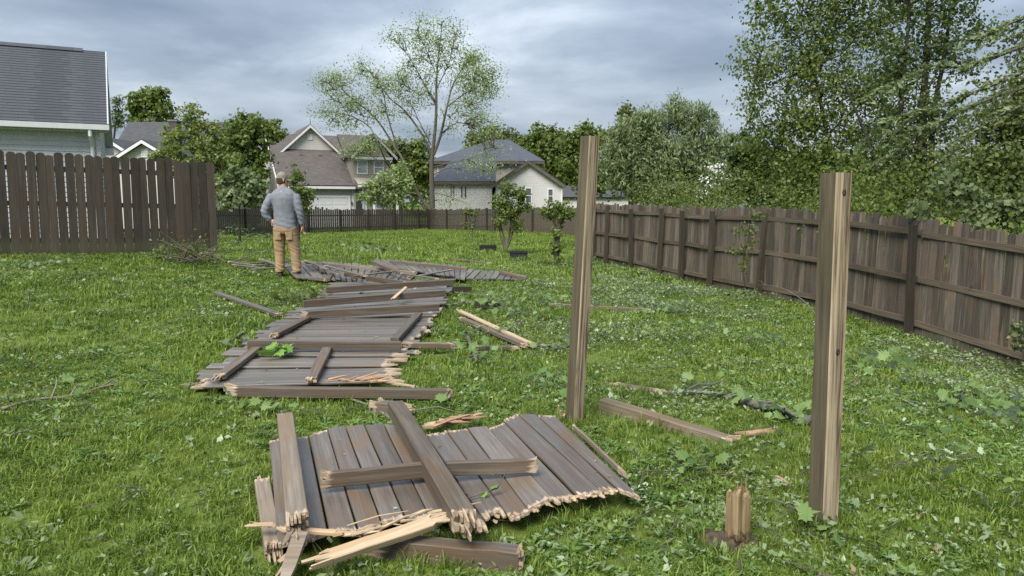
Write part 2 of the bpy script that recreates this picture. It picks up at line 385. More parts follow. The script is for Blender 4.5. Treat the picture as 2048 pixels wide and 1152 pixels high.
M['stone'] = plain('grey_brown_step_stone', (.17, .155, .13), .85, .4, 6, .4)
M['metal'] = plain('galvanised_vent_metal', (.45, .46, .47), .4, .1, 6, metal=.6)
# ------------------------------------------------------------------ ground
def make_ground():
    def axis(lo, hi, near0, near1, step):
        a = list(np.arange(near0, near1 + 1e-6, step)); s = step
        x = near1
        while x < hi: s *= 1.35; x += s; a.append(x)
        s = step; x = near0
        while x > lo: s *= 1.35; x -= s; a.insert(0, x)
        return np.array(a)
    xs = axis(-900, 900, -18, 12, .3); ys = axis(-300, 1600, -2, 56, .3)
    X, Y = np.meshgrid(xs, ys); Z = gz(X, Y)
    Z = Z + .012 * np.sin(X * 2.1 + Y * .7) * np.cos(Y * 1.7 - X * .4)
    nx = len(xs); v = np.stack([X, Y, Z], -1).reshape(-1, 3)
    i, j = np.meshgrid(np.arange(nx - 1), np.arange(len(ys) - 1)); k = (j * nx + i).ravel()
    f = np.stack([k, k + 1, k + nx + 1, k + nx], -1)
    o = link('ground', fast_mesh('ground', v, f, M['lawn'], True)); tag(o, 'green back lawn sloping gently between the fences', kind='structure')
make_ground()

# ------------------------------------------------------------------ standing fences
def picket_mesh(name, h, w, th, mat, top='dog'):
    mb = MB()
    if top == 'round': prof = [(0, -w / 2), (h - w * .30, -w / 2), (h - w * .08, -w * .34), (h, -w * .12), (h, w * .12), (h - w * .08, w * .34), (h - w * .30, w / 2), (0, w / 2)]
    else: prof = [(0, -w / 2), (h - w * .22, -w / 2), (h, -w * .28), (h, w * .28), (h - w * .22, w / 2), (0, w / 2)]
    n = len(prof)
    mb.v = [(x, y, -th / 2) for x, y in prof] + [(x, y, th / 2) for x, y in prof]
    mb.f = [tuple(reversed(range(n))), tuple(range(n, 2 * n))] + [(i, (i + 1) % n, n + (i + 1) % n, n + i) for i in range(n)]
    mb.m = [0] * len(mb.f)
    return mb.mesh(name, mat)
def stand(p, axis_dir, up=Vector((0, 0, 1))):      # local X = up the picket, local Y = along the fence, local Z = outwards
    up = up.normalized(); y = (axis_dir - up * axis_dir.dot(up)).normalized(); z = up.cross(y)
    return Matrix(((up.x, y.x, z.x, p.x), (up.y, y.y, z.y, p.y), (up.z, y.z, z.z, p.z), (0, 0, 0, 1)))
def bar(p0, p1, w, th, up=Vector((0, 0, 1))):     # box mesh along local X, w along 'side', th along 'up'
    L = (p1 - p0).length; x = (p1 - p0).normalized(); z = (up - x * up.dot(x)).normalized(); y = z.cross(x)
    mb = MB(); mb.box(0, L, -w / 2, w / 2, -th / 2, th / 2)
    return mb, Matrix(((x.x, y.x, z.x, p0.x), (x.y, y.y, z.y, p0.y), (x.z, y.z, z.z, p0.z), (0, 0, 0, 1)))
def gpt(x, y, dz=0): return Vector((x, y, g(x, y) + dz))

def dark_fence():
    a, b = Vector((-10.6, 12.45)), Vector((-5.92, 15.08)); d = (b - a).normalized(); L = (b - a).length
    o = empty('picket_fence', gpt(a.x, a.y), 'dark stained picket fence with rounded tops standing before the blue grey house', 'fence')
    ms = [picket_mesh('picket', 1.84 + i * .012, .1445, .019, M['picket_dark'], 'round') for i in range(3)]
    n = int(L / .151); d3 = Vector((d.x, d.y, 0)); back = Vector((-d.y, d.x, 0))
    for i in range(n + 1):
        q = a + d * (L - .067 - i * .151)
        lean = Vector((R.uniform(-.012, .012), R.uniform(-.008, .008), 1))
        link('picket', ms[i % 3], o, stand(gpt(q.x, q.y, R.uniform(-.03, .015)), d3, lean))
    for hz in (.28, .95, 1.58):
        p0 = gpt(a.x, a.y, hz) + back * .03; p1 = gpt(b.x, b.y, hz) + back * .03
        mb, Mx = bar(p0, p1 - d3 * .03, .038, .089); mb.build('rail', M['fence_rail'], o, Mx)
    for s in (.12, 2.5, 4.9):
        q = b - d * s; p = gpt(q.x, q.y, -.1) + back * .095
        mb, Mx = bar(p, p + Vector((0, 0, 1.72)), .089, .089, d3); mb.build('post', M['fence_post'], o, Mx)
dark_fence()

RF_A, RF_B = Vector((6.36, 11.7)), Vector((2.99, 22.9))
def rf(u): return RF_A + (RF_B - RF_A) * u          # point along the side fence, 0 at the near full post
RFD = (RF_B - RF_A).normalized(); RFL = (RF_B - RF_A).length
def side_fence():
    # in-yard face carries posts and rails; leans a little
    o = empty('board_fence', gpt(*rf(1.0)), 'long brown board fence with dark posts and three rails, bulging along the lawn', 'fence')
    d3 = Vector((RFD.x, RFD.y, 0)); inn = Vector((-RFD.y, RFD.x, 0))
    if inn.x > 0: inn = -inn
    ms = [picket_mesh('picket', 1.83 + i * .012, .138, .018, M['picket_side'], 'dog') for i in range(3)]
    s = -4.4; i = 0
    while s < RFL + 1.2:
        q = RF_A + RFD * s; wob = .03 * math.sin(s * 1.3) + .02 * math.sin(s * 3.1)
        lean = Vector((-inn.x, -inn.y, 0)) * (.02 + .03 * math.sin(s * .8 + 1)) + Vector((0, 0, 1)) + d3 * R.uniform(-.008, .008)
        link('picket', ms[i % 3], o, stand(gpt(q.x, q.y, R.uniform(-.045, .035)) - inn * wob, d3, lean))
        s += .1425 + R.uniform(0, .002); i += 1
    us = [-4.1, -2.05, 0.0, 2.1, 3.95, 5.85, 7.15, 8.3, 10.0, 11.75, 12.7]
    pts = []
    for k, s_ in enumerate(us):
        q = RF_A + RFD * s_; p = gpt(q.x, q.y, -.12) + inn * .12
        lean = d3 * (-.045 if 0 < s_ < 9 else .0) + Vector((0, 0, 1)) + inn * R.uniform(-.03, .03)
        lean += d3 * R.uniform(-.02, .02); lean.normalize()
        mb, Mx = bar(p, p + lean * (1.86 + R.uniform(-.03, .05)), .092, .092, d3); mb.build('post', M['fence_post'], o, Mx); pts.append((s_, lean))
    for k in range(len(us) - 1):
        for hz in (.22, .92, 1.62):
            def P(s_):
                q = RF_A + RFD * s_; lean = Vector((-inn.x, -inn.y, 0)) * (.02 + .03 * math.sin(s_ * .8 + 1)) * hz
                return gpt(q.x, q.y, hz + R.uniform(-.02, .02)) + inn * .038 + lean - inn * (.03 * math.sin(s_ * 1.3) * .5)
            mb, Mx = bar(P(us[k] + .01), P(us[k + 1] - .01), .04, .089); mb.build('rail', M['fence_rail'], o, Mx)
side_fence()

def back_fence():
    pts = [(-15.4, 34.5), (-14.3, 36), (-11.9, 44), (-5.8, 53), (-1.0, 46.5), (3.4, 38), (5.0, 35.0)]
    o = empty('picket_fence', gpt(*pts[3]), 'low grey brown picket fence closing the far end of the lawn', 'fence')
    H = 1.42
    for a, b in zip(pts[:-1], pts[1:]):
        A, B = Vector(a), Vector(b); L = (B - A).length; d = (B - A) / L; mb = MB()
        n = int(L / .165)
        for i in range(n):
            q = A + d * (i + .5) * L / n; p = gpt(q.x, q.y); h = H + R.uniform(-.05, .05)
            if -13.2 < q.x < -11.0 and R.random() < .5: h += R.uniform(.05, .28)
            hx, hy = d.x * .064, d.y * .064; ox, oy = -d.y * .01, d.x * .01
            z0, z1 = p.z - .05, p.z + h
            c = [(p.x - hx - ox, p.y - hy - oy), (p.x + hx - ox, p.y + hy - oy), (p.x + hx + ox, p.y + hy + oy), (p.x - hx + ox, p.y - hy + oy)]
            mb.hexa([(x, y, z0) for x, y in c] + [(x, y, z1) for x, y in c])
        k = mb.build('pickets', M['picket_grey'], o); k['kind'] = 'stuff'
        for hz in (.3, 1.05):
            m2, Mx = bar(gpt(a[0], a[1], hz) + Vector((-d.y, d.x, 0)) * .04, gpt(b[0], b[1], hz) + Vector((-d.y, d.x, 0)) * .04, .04, .09); m2.build('rail', M['picket_grey'], o, Mx)
        for i in range(int(L / 2.4) + 1):
            q = A + d * min(L, i * 2.4); p = gpt(q.x, q.y, -.1) + Vector((d.y, -d.x, 0)) * .07
            m2, Mx = bar(p, p + Vector((0, 0, H + .1)), .1, .1, Vector((d.x, d.y, 0))); m2.build('post', M['fence_post'], o, Mx)
back_fence()

# ------------------------------------------------------------------ houses
def hp(parent, name, mb, mat, smooth=False): return mb.build(name, mat, parent, wm(parent), smooth)
def slab(parent, name, pts, th, mat, grow=None):
    """flat slab through 3-4 points given in the house frame; local X along the first edge, local Y up the slope"""
    base = parent
    while base.parent: base = base.parent
    P = [Vector(p) for p in pts]; x = (P[1] - P[0]).normalized(); n = x.cross(P[2] - P[0]).normalized()
    if n.z < -1e-4: n = -n
    y = n.cross(x)
    Ml = Matrix(((x.x, y.x, n.x, P[0].x), (x.y, y.y, n.y, P[0].y), (x.z, y.z, n.z, P[0].z), (0, 0, 0, 1)))
    inv = Ml.inverted(); q = [inv @ p for p in P]; mb = MB(); k = len(q)
    mb.v = [(a.x, a.y, 0) for a in q] + [(a.x, a.y, th) for a in q]
    mb.f = [tuple(reversed(range(k))), tuple(range(k, 2 * k))] + [(i, (i + 1) % k, k + (i + 1) % k, k + i) for i in range(k)]; mb.m = [0] * len(mb.f)
    return mb.build(name, mat, parent, wm(base) @ Ml)
def window(parent, x0, x1, z0, z1, y, mats=None, mullion=True, out=-1):
    """window in a wall facing local -y"""
    t_ = .07; f = MB(); yy = y + out * .04
    ya, yb = min(yy, y), max(yy, y)
    f.box(x0 - t_, x0, ya, yb, z0 - t_, z1 + t_); f.box(x1, x1 + t_, ya, yb, z0 - t_, z1 + t_)
    f.box(x0, x1, ya, yb, z1, z1 + t_); f.box(x0, x1, ya, yb, z0 - t_, z0)
    if mullion: f.box(x0, x1, ya + .01, yb - .006, (z0 + z1) / 2 - .025, (z0 + z1) / 2 + .025)
    o = hp(parent, 'window', f, M['white_trim'])
    p = MB(); p.box(x0, x1, y - .012 if out < 0 else y, y if out < 0 else y + .012, z0, z1)
    base = parent
    p.build('pane', mats or M['glass'], o, wm(parent)); return o
def gable_prof(w0, w1, eave, apex): return [(w0, 0), (w1, 0), (w1, eave), ((w0 + w1) / 2, apex), (w0, eave)]

def near_house():
    c0 = at(216, 248, 17.96); o = empty('house', (c0.x, c0.y, c0.z - 2.92), 'blue grey sided house with slate shingle roof behind the dark picket fence', 'house', rz=math.atan2(.455, .89))
    E, SL = 2.92, .64; XW = -.22
    mb = MB(); mb.box(-9.5, XW, .31, 6.79, -.3, 2.8); hp(o, 'wall', mb, M['siding_blue'])
    c = MB(); c.prism([(.306, .119), (.306, .006), (.284, 0), (.300, .119)], -9.5, XW - .05, axis=0); me = c.mesh('siding_board', M['siding_blue'])
    for i in range(25): link('siding_board', me, o, wm(o) @ Matrix.Translation((0, 0, -.2 + i * .118)))
    for i in range(44):
        z = -.2 + i * .118; y0, y1 = .36, 6.75
        if z > 2.7: y0 = max(y0, (z + .1 - E) / SL + .12); y1 = 7.1 - y0
        if y1 - y0 < .2: break
        k = MB(); k.prism([(XW - .006, .119), (XW - .006, 0), (XW + .02, 0), (XW + .006, .119)], y0, y1)
        k.build('siding_board', M['siding_blue'], o, wm(o) @ Matrix.Translation((0, 0, z)))
    gb = MB(); gb.prism([(.4, 2.8), (6.7, 2.8), (3.55, 2.8 + 3.15 * SL)], XW - .12, XW - .03, axis=0); hp(o, 'gable_wall', gb, M['siding_blue'])
    tr = MB(); tr.box(XW - .06, XW + .024, .276, .37, -.3, 2.8); hp(o, 'corner_trim', tr, M['white_trim'])
    sl = math.hypot(3.55, 3.55 * SL); n = int(sl / .145); x = Vector((1, 0, 0)); y = Vector((0, 1, SL)).normalized(); nn = x.cross(y)
    rf_ = MB(); rf_.prism([(0, E - .02), (3.55, E + 3.55 * SL - .02), (7.1, E - .02), (7.1, E - .14), (3.55, E + 3.55 * SL - .14), (0, E - .14)], -9.6, -.02, axis=0)
    roof = hp(o, 'roof', rf_, M['roof_dark'])
    for i in range(n + 1):
        p = y * (i * .145) + Vector((0, 0, E - .012)); k = MB()
        w_ = min(.2, sl - i * .145 + .02); k.prism([(-.01, .016), (-.01, 0), (w_, 0), (w_, .004)], -9.6 - .0, 0, axis=0)
        Ml = Matrix(((1, 0, 0, p.x), (0, y.y, nn.y, p.y), (0, y.z, nn.z, p.z), (0, 0, 0, 1)))
        # shift every course sideways so that its tabs break joint
        k2 = MB(); sh = R.uniform(0, .3); k2.v = [(a + sh, b, c_) for a, b, c_ in k.v]; k2.f = k.f; k2.m = k.m
        k2.build('shingle_course', M['roof_slate'], roof, wm(o) @ Ml @ Matrix.Translation((-sh, 0, 0)))
    rc = MB(); rz_ = E + 3.55 * SL; rc.prism([(3.40, rz_ - .06), (3.55, rz_ + .05), (3.70, rz_ - .06), (3.55, rz_ - .0)], -9.6, -.55, axis=0); rc.build('ridge_cap', M['roof_slate'], roof, wm(o))
    gt = MB(); gt.prism([(-.13, E - .03), (-.12, E - .15), (-.03, E - .16), (0, E - .12), (0, E - .03), (-.02, E - .03), (-.02, E - .1), (-.11, E - .1), (-.11, E - .03)], -9.6, .02, axis=0); hp(o, 'gutter', gt, M['white_trim'])
    sf = MB(); sf.box(-9.6, -.03, .0, .31, E - .19, E - .165); hp(o, 'soffit', sf, M['soffit'])
    for s in (1, -1):
        a = Vector((0, 0 if s > 0 else 7.1, E)); b = Vector((0, 3.55, E + 3.55 * SL)); k = MB()
        k.prism([(a.y, a.z - .17), (b.y, b.z - .17), (b.y, b.z + .006), (a.y, a.z + .006)], -.018, .012, axis=0); hp(o, 'rake_board', k, M['soffit'])
    rs = MB(); rs.prism([(0, E - .16), (3.55, E + 3.55 * SL - .16), (7.1, E - .16), (7.1, E - .18), (3.55, E + 3.55 * SL - .18), (0, E - .18)], XW, -.02, axis=0); hp(o, 'rake_soffit', rs, M['soffit'])
    er = MB(); er.box(-.2, .02, 6.8, 7.16, E - .32, E - .12); hp(o, 'eave_return', er, M['white_trim'])
    ds = MB(); ds.tube([(-.38, -.07, E - .15), (-.38, -.07, E - .28), (-.36, .22, E - .5), (-.36, .235, E - .6), (-.36, .235, -.2)], .045, 6); hp(o, 'downspout', ds, M['white_trim'])
near_house()

def far_left_house():
    Y = 45.0; gx = lambda px: at(px, 300, Y).x
    zz = lambda py, yy=Y: at(1024, py, yy).z
    o = empty('house', (gx(290), Y, .1), 'grey roofed house with dark brick chimney and white gable with vent', 'house')
    def L(px): return gx(px) - gx(290)
    ap = zz(282) - .1; mb = MB(); mb.prism(gable_prof(-2.55, 2.55, ap - 1.55, ap - .12), 0, 7); hp(o, 'wall', mb, M['siding_cream'])
    for s in (-1, 1):
        slab(o, 'roof', [(0, -.35, ap), (0, 7, ap), (s * 2.9, 7, ap - 1.75), (s * 2.9, -.35, ap - 1.75)], .1, M['roof_dark'])
        k = MB(); k.prism([(0, ap - .16), (s * 2.9, ap - 1.91), (s * 2.9, ap - 1.72), (0, ap + .03)], -.40, -.34); hp(o, 'rake_board', k, M['white_trim'])
    v = MB(); v.box(-.22, .22, -.05, 0, ap - .98, ap - .45); vo = hp(o, 'vent', v, M['white_trim'])
    for i in range(5):
        s = MB(); s.box(-.18, .18, -.075, -.05, ap - .94 + i * .095, ap - .89 + i * .095); s.build('slat', M['white_trim'], vo, wm(o))
    # second, lower gable beside it
    c2 = L(214); a2 = zz(276) - .1; mb = MB(); mb.prism(gable_prof(c2 - 2.0, c2 + 1.5, a2 - 1.35, a2 - .1), .8, 7); hp(o, 'wall', mb, M['siding_cream'])
    for s in (-1, 1):
        slab(o, 'roof', [(c2 - .2, .4, a2), (c2 - .2, 7, a2), (c2 - .2 + s * 2.0, 7, a2 - 1.3), (c2 - .2 + s * 2.0, .4, a2 - 1.3)], .1, M['roof_dark'])
        k = MB(); x0 = c2 - .2; k.prism([(x0, a2 - .16), (x0 + s * 2.0, a2 - 1.46), (x0 + s * 2.0, a2 - 1.27), (x0, a2 + .03)], .34, .40); hp(o, 'rake_board', k, M['white_trim'])
    # main block
    rz = zz(237, 52) - .1
    mb = MB(); mb.prism([(6.9, 0), (13, 0), (13, rz - 2.7), (9.9, rz - .15), (6.9, rz - 2.7)], -5.5, 2.4, axis=0); hp(o, 'wall', mb, M['siding_cream'])
    slab(o, 'roof', [(-5.8, 6.6, rz - 2.75), (2.7, 6.6, rz - 2.75), (2.7, 9.9, rz), (-5.8, 9.9, rz)], .1, M['roof_dark'])
    slab(o, 'roof', [(-5.8, 13.2, rz - 2.75), (2.7, 13.2, rz - 2.75), (2.7, 9.9, rz), (-5.8, 9.9, rz)], .1, M['roof_dark'])
    ch = MB(); ch.box(L(265), L(281) + .05, 4.9, 5.6, 2.5, zz(243, 50) - .1); co = hp(o, 'chimney', ch, M['brick'])
    cp = MB(); cp.box(L(265) - .05, L(281) + .1, 4.85, 5.65, zz(243, 50) - .1, zz(243, 50)); cp.build('cap', M['stone'], co, wm(o))
    vt = MB(); vt.tube([(L(288), 8, rz - 2.2), (L(288), 8, rz - 1.0)], .06, 6); hp(o, 'vent_pipe', vt, M['metal'])
far_left_house()

def beige_house():
    o = empty('house', (at(562, 340, 54).x, 54, -.25), 'beige two storey house with brown roof, tall front gable and white garage door', 'house', rz=math.radians(26))
    W, T = 5.13, 8.0
    mb = MB(); mb.prism([(0, 0), (0, 3.3), (5.3, 7.1), (8.1, 5.75), (8.1, 0)], 0, W, axis=0); hp(o, 'wall', mb, M['siding_beige'])
    slab(o, 'roof', [(-.25, -.35, 3.08), (W + .1, -.35, 3.08), (W + .1, 5.3, 7.15), (-.25, 5.3, 7.15)], .12, M['roof_brown'])
    slab(o, 'roof', [(-.25, 8.4, 5.65), (T, 8.4, 5.65), (T, 5.3, 7.15), (-.25, 5.3, 7.15)], .12, M['roof_brown'])
    fa = MB(); fa.box(-.25, W + .1, -.42, -.36, 2.92, 3.1); hp(o, 'fascia', fa, M['white_trim'])
    for a, b in (((-.35, 3.05), (5.3, 7.1)), ((8.4, 5.62), (5.3, 7.1))):
        k = MB(); k.prism([(a[0], a[1] - .12), (b[0], b[1] - .12), (b[0], b[1] + .09), (a[0], a[1] + .09)], -.31, -.255, axis=0); hp(o, 'rake_board', k, M['white_trim'])
    # garage door with panels
    gd = MB(); gd.box(.45, 4.75, -.03, 0, .1, 2.28); go = hp(o, 'garage_door', gd, M['door_white'])
    for i in range(4):
        for j in range(4):
            k = MB(); k.box(.55 + j * 1.05, 1.5 + j * 1.05, -.045, -.03, .18 + i * .53, .6 + i * .53); k.build('panel', M['door_white'], go, wm(o))
    fr = MB(); fr.box(.28, .44, -.06, 0, 0, 2.45); fr.box(4.76, 4.92, -.06, 0, 0, 2.45); fr.box(.44, 4.76, -.06, 0, 2.29, 2.45); hp(o, 'door_frame', fr, M['white_trim'])
    lp = MB(); lp.tube([(5.0, -.1, 1.75), (5.0, -.12, 1.9), (5.0, -.1, 2.05)], [.03, .07, .03], 6); hp(o, 'wall_lamp', lp, M['door_dark'])
    ct = MB(); ct.box(W - .06, W + .03, -.04, .0, 0, 3.0); hp(o, 'corner_trim', ct, M['white_trim'])
    # big front gable on the roof
    c, hw, y0, zb, za = 2.77, 2.2, 3.45, 5.72, 7.75
    mb = MB(); mb.prism([(c - hw, zb), (c + hw, zb), (c, za - .06)], y0, 8.0); hp(o, 'gable_wall', mb, M['siding_cream'])
    for s in (-1, 1):
        slab(o, 'roof', [(c, y0 - .3, za), (c, 8.2, za), (c + s * (hw + .35), 8.2, zb - .30), (c + s * (hw + .35), y0 - .3, zb - .30)], .1, M['roof_brown'])
        k = MB(); k.prism([(c, za - .14), (c + s * (hw + .35), zb - .44), (c + s * (hw + .35), zb - .24), (c, za + .06)], y0 - .36, y0 - .305); hp(o, 'rake_board', k, M['white_trim'])
    sk = MB(); sk.box(c - hw, c + hw, y0 - .04, y0, zb, zb + .09); hp(o, 'band_trim', sk, M['white_trim'])
    v = MB(); v.box(c - .2, c + .2, y0 - .05, y0, za - 1.05, za - .6); hp(o, 'vent', v, M['white_trim'])
    for x in (1.95, 3.4):
        k = MB(); k.box(x - .12, x + .12, 2.75, 3.05, 5.2, 5.52); hp(o, 'roof_vent', k, M['door_dark'])
    fn = MB(); fn.tube([(c, y0 - .3, za), (c, y0 - .3, za + .55)], [.035, .01], 5); hp(o, 'finial', fn, M['door_dark'])
    # two storey wing
    e, ap, cw = 5.35, 6.95, (W + T) / 2 + .1
    mb = MB(); mb.box(W + .02, T, -.2, 8.1, 0, e); hp(o, 'wall', mb, M['siding_taupe'])
    mb = MB(); mb.prism([(W + .1, e + .02), (T, e + .02), (cw, ap - .12)], -.24, 6); hp(o, 'gable_wall', mb, M['shake'])
    for s in (-1, 1):
        slab(o, 'roof', [(cw, -.55, ap), (cw, 6.5, ap), (cw + s * 1.75, 6.5, e - .12), (cw + s * 1.75, -.55, e - .12)], .1, M['roof_brown'])
        k = MB(); k.prism([(cw, ap - .14), (cw + s * 1.75, e - .28), (cw + s * 1.75, e - .05), (cw, ap + .06)], -.6, -.55); hp(o, 'rake_board', k, M['white_trim'])
    slab(o, 'roof', [(W + .12, 1.6, 4.62), (T + .2, 1.6, 4.62), (T + .2, 5.25, 7.3), (W + .12, 5.25, 7.3)], .1, M['roof_brown'])
    bt = MB(); bt.box(W, T + .08, -.5, -.2, e - .24, e - .05); hp(o, 'fascia', bt, M['white_trim'])
    window(o, W + .36, W + 1.02, 4.1, 5.0, -.2, M['curtain_glass']); window(o, W + 1.62, W + 2.28, 4.1, 5.0, -.2, M['curtain_glass'])
    sl = MB(); sl.box(W + .05, T + .05, -.32, -.2, 3.72, 3.88); hp(o, 'band_trim', sl, M['siding_taupe'])
    slab(o, 'porch_roof', [(W + .05, -1.35, 3.2), (T + .3, -1.35, 3.2), (T + .3, -.2, 3.7), (W + .05, -.2, 3.7)], .08, M['shake'])
    pf = MB(); pf.box(W + .05, T + .3, -1.4, -1.32, 3.05, 3.2); hp(o, 'porch_fascia', pf, M['white_trim'])
    for x in (W + 1.25, T + .15):
        k = MB(); k.box(x - .07, x + .07, -1.3, -1.16, .95, 3.06); hp(o, 'porch_column', k, M['white_trim'])
    dr = MB(); dr.box(W + .15, W + .62, -.24, -.2, 1.0, 2.95); d_ = hp(o, 'door', dr, M['door_dark'])
    k = MB(); k.tube([(W + .56, -.26, 1.85), (W + .56, -.26, 1.98)], .02, 5); k.build('handle', M['metal'], d_, wm(o))
    window(o, W + .72, W + .9, 1.1, 2.9, -.2, M['curtain_glass'], False); window(o, W + 1.75, W + 2.35, 1.5, 2.9, -.2, M['curtain_glass'])
    st = MB(); st.box(W + .03, T + .3, -1.45, -.2, -.2, .95); hp(o, 'porch_base', st, M['stone'])
    for i in range(4):
        k = MB(); k.box(W + .1, W + 1.2, -1.75 - i * .3, -1.45 - i * .3, -.2, .75 - i * .22); hp(o, 'step', k, M['stone'])
beige_house()

def white_house():
    Y = 58.0; gx = lambda px, yy=Y: at(px, 350, yy).x
    X0 = gx(1057); o = empty('house', (X0, Y, -.25), 'white sided house with blue grey hip roof and brown edged gable', 'house')
    z = lambda py, yy=Y: at(1024, py, yy).z + .25
    ap = z(324); hw = 2.52; ev = z(369)
    mb = MB(); mb.prism(gable_prof(-hw, hw, ev, ap - .05), 0, 8); hp(o, 'wall', mb, M['siding_white'])
    sl = (ap - ev) / hw
    for s in (-1, 1):
        slab(o, 'roof', [(0, -.3, ap + .02), (0, 8.5, ap + .02), (s * 2.85, 8.5, ap + .02 - sl * 2.85), (s * 2.85, -.3, ap + .02 - sl * 2.85)], .12, M['roof_blue'])
        k = MB(); k.prism([(0, ap - .14), (s * 2.85, ap - .14 - sl * 2.85), (s * 2.85, ap + .06 - sl * 2.85), (0, ap + .06)], -.36, -.305); hp(o, 'rake_board', k, M['fence_rail'])
    window(o, gx(1052) - X0, gx(1062) - X0, z(405), z(377), 0); window(o, gx(1097) - X0, gx(1105.5) - X0, z(405), z(379), 0)
    ds = MB(); ds.box(hw - .02, hw + .08, -.08, 0, 0, ev - .2); hp(o, 'downspout', ds, M['white_trim'])
    # long low wing
    Yw = 2.0; xl, xr = gx(868, 60) - X0, gx(984, 60) - X0; e2 = z(365, 60)
    mb = MB(); mb.box(xl, xr, Yw, Yw + 6, 0, e2); hp(o, 'wall', mb, M['siding_white'])
    slab(o, 'roof', [(xl - .3, Yw - .3, e2), (xr + .3, Yw - .3, e2), (xr + .3, Yw + 4.2, e2 + 2.0), (xl + 1.2, Yw + 4.2, e2 + 2.0)], .1, M['roof_blue'])
    fa = MB(); fa.box(xl - .3, xr + .3, Yw - .36, Yw - .29, e2 - .16, e2 + .05); hp(o, 'fascia', fa, M['fence_rail'])
    for p0, p1, a, b in ((901, 903, 392, 372), (906, 908, 392, 372), (922, 925, 395, 374), (929.5, 932, 395, 374)):
        k = MB(); k.box(gx(p0, 60) - X0, gx(p1, 60) - X0, Yw - .05, Yw, z(a, 60), z(b, 60)); hp(o, 'shutter', k, M['door_dark'])
    window(o, gx(903.6, 60) - X0, gx(905.4, 60) - X0, z(392, 60), z(373, 60), Yw, M['curtain_glass']); window(o, gx(926, 60) - X0, gx(929, 60) - X0, z(394, 60), z(375, 60), Yw, M['curtain_glass'])
    # upper storey with hip roof
    Yu = 7.5; yu = Y + Yu; xa, xb = gx(856, yu) - X0, gx(1089, yu) - X0; eu = z(324, yu); dp = 9.0
    mb = MB(); mb.box(xa + .35, xb - .35, Yu + .35, Yu + dp - .35, 0, eu); hp(o, 'wall', mb, M['siding_taupe'])
    rz = z(281, yu + dp / 2); ra, rb = gx(985, yu + dp / 2) - X0, gx(1017, yu + dp / 2) - X0; ym = Yu + dp / 2
    slab(o, 'roof', [(xa, Yu, eu), (xb, Yu, eu), (rb, ym, rz), (ra, ym, rz)], .1, M['roof_blue'])
    slab(o, 'roof', [(xa, Yu + dp, eu), (xb, Yu + dp, eu), (rb, ym, rz), (ra, ym, rz)], .1, M['roof_blue'])
    slab(o, 'roof', [(xa, Yu, eu), (xa, Yu + dp, eu), (ra, ym, rz)], .1, M['roof_blue'])
    slab(o, 'roof', [(xb, Yu, eu), (xb, Yu + dp, eu), (rb, ym, rz)], .1, M['roof_blue'])
    fa = MB(); fa.box(xa, xb, Yu - .08, Yu, eu - .16, eu + .05); hp(o, 'fascia', fa, M['fence_rail'])
    window(o, gx(876, yu) - X0, gx(884, yu) - X0, z(352, yu), z(332, yu), Yu + .35, M['curtain_glass'])
    for px, py, yy in ((1022, 296, yu + 2.2), (1053, 320, yu - 1)):
        k = MB(); xx = gx(px, yy) - X0; k.tube([(xx, yy - Y, z(py + 18, yy)), (xx, yy - Y, z(py, yy))], .07, 6); hp(o, 'vent_pipe', k, M['metal'])
white_house()

def small_far_house():
    Y = 78.0; X = (1150 - 1024) * Y / F; o = empty('house', (X, Y, -.25), 'small dark roofed house beyond the white gabled house', 'house')
    z = lambda py: CAM_Z + .25 + (410 - py) / F * Y
    mb = MB(); mb.box(-1.6, 5.5, .3, 6, 0, z(398)); hp(o, 'wall', mb, M['siding_cream'])
    slab(o, 'roof', [(-2.0, 0, z(396)), (6, 0, z(396)), (6, 3.2, z(372)), (-1.2, 3.2, z(372))], .12, M['roof_dark'])
    slab(o, 'roof', [(-2.0, 6.4, z(396)), (6, 6.4, z(396)), (6, 3.2, z(372)), (-1.2, 3.2, z(372))], .12, M['roof_dark'])
small_far_house()
# ------------------------------------------------------------------ trees
def leaves_arrays(C, L, W, up=.4, axis=None, rs=NR, jitter=.35, hang=0.0, outw=None):
    """leaf quads centred at C (N,3); returns verts, faces"""
    N = len(C)
    a = rs.normal(size=(N, 3)); a[:, 2] -= hang
    if axis is not None: a = a * .45 + axis
    a /= np.linalg.norm(a, axis=1, keepdims=True) + 1e-9
    n = rs.normal(size=(N, 3)) * (1 if outw is None else .55); n[:, 2] += up
    if outw is not None: n = n + outw
    n -= a * (n * a).sum(1, keepdims=True); n /= np.linalg.norm(n, axis=1, keepdims=True) + 1e-9
    b = np.cross(n, a); s = (1 + jitter * rs.uniform(-1, 1, (N, 1)))
    l, w_ = L * s / 2, W * s / 2
    v = np.stack([C - a * l, C + b * w_ - a * l * .1 + n * w_ * .35, C + a * l, C - b * w_ - a * l * .1 + n * w_ * .35], 1).reshape(-1, 3)
    f = np.arange(N * 4).reshape(-1, 4); return v, f
def curve_pts(p, q, n=4, sag=0.0, wob=.06):
    p, q = Vector(p), Vector(q); L = (q - p).length; out = []
    for i in range(n + 1):
        s = i / n; v = p.lerp(q, s); b = 4 * s * (1 - s)
        v += Vector((R.uniform(-1, 1), R.uniform(-1, 1), R.uniform(-1, 1))) * wob * L * (0 if i in (0, n) else 1); v.z += sag * L * b; out.append(v)
    return out
def smooth_line(pts, n=3):
    P = [Vector(p) for p in pts]; out = []
    for i in range(len(P) - 1):
        p0, p1, p2, p3 = P[max(i - 1, 0)], P[i], P[i + 1], P[min(i + 2, len(P) - 1)]
        for k in range(n):
            t_ = k / n; out.append(.5 * ((2 * p1) + (p2 - p0) * t_ + (2 * p0 - 5 * p1 + 4 * p2 - p3) * t_ * t_ + (3 * p1 - p0 - 3 * p2 + p3) * t_ ** 3))
    out.append(P[-1]); return out
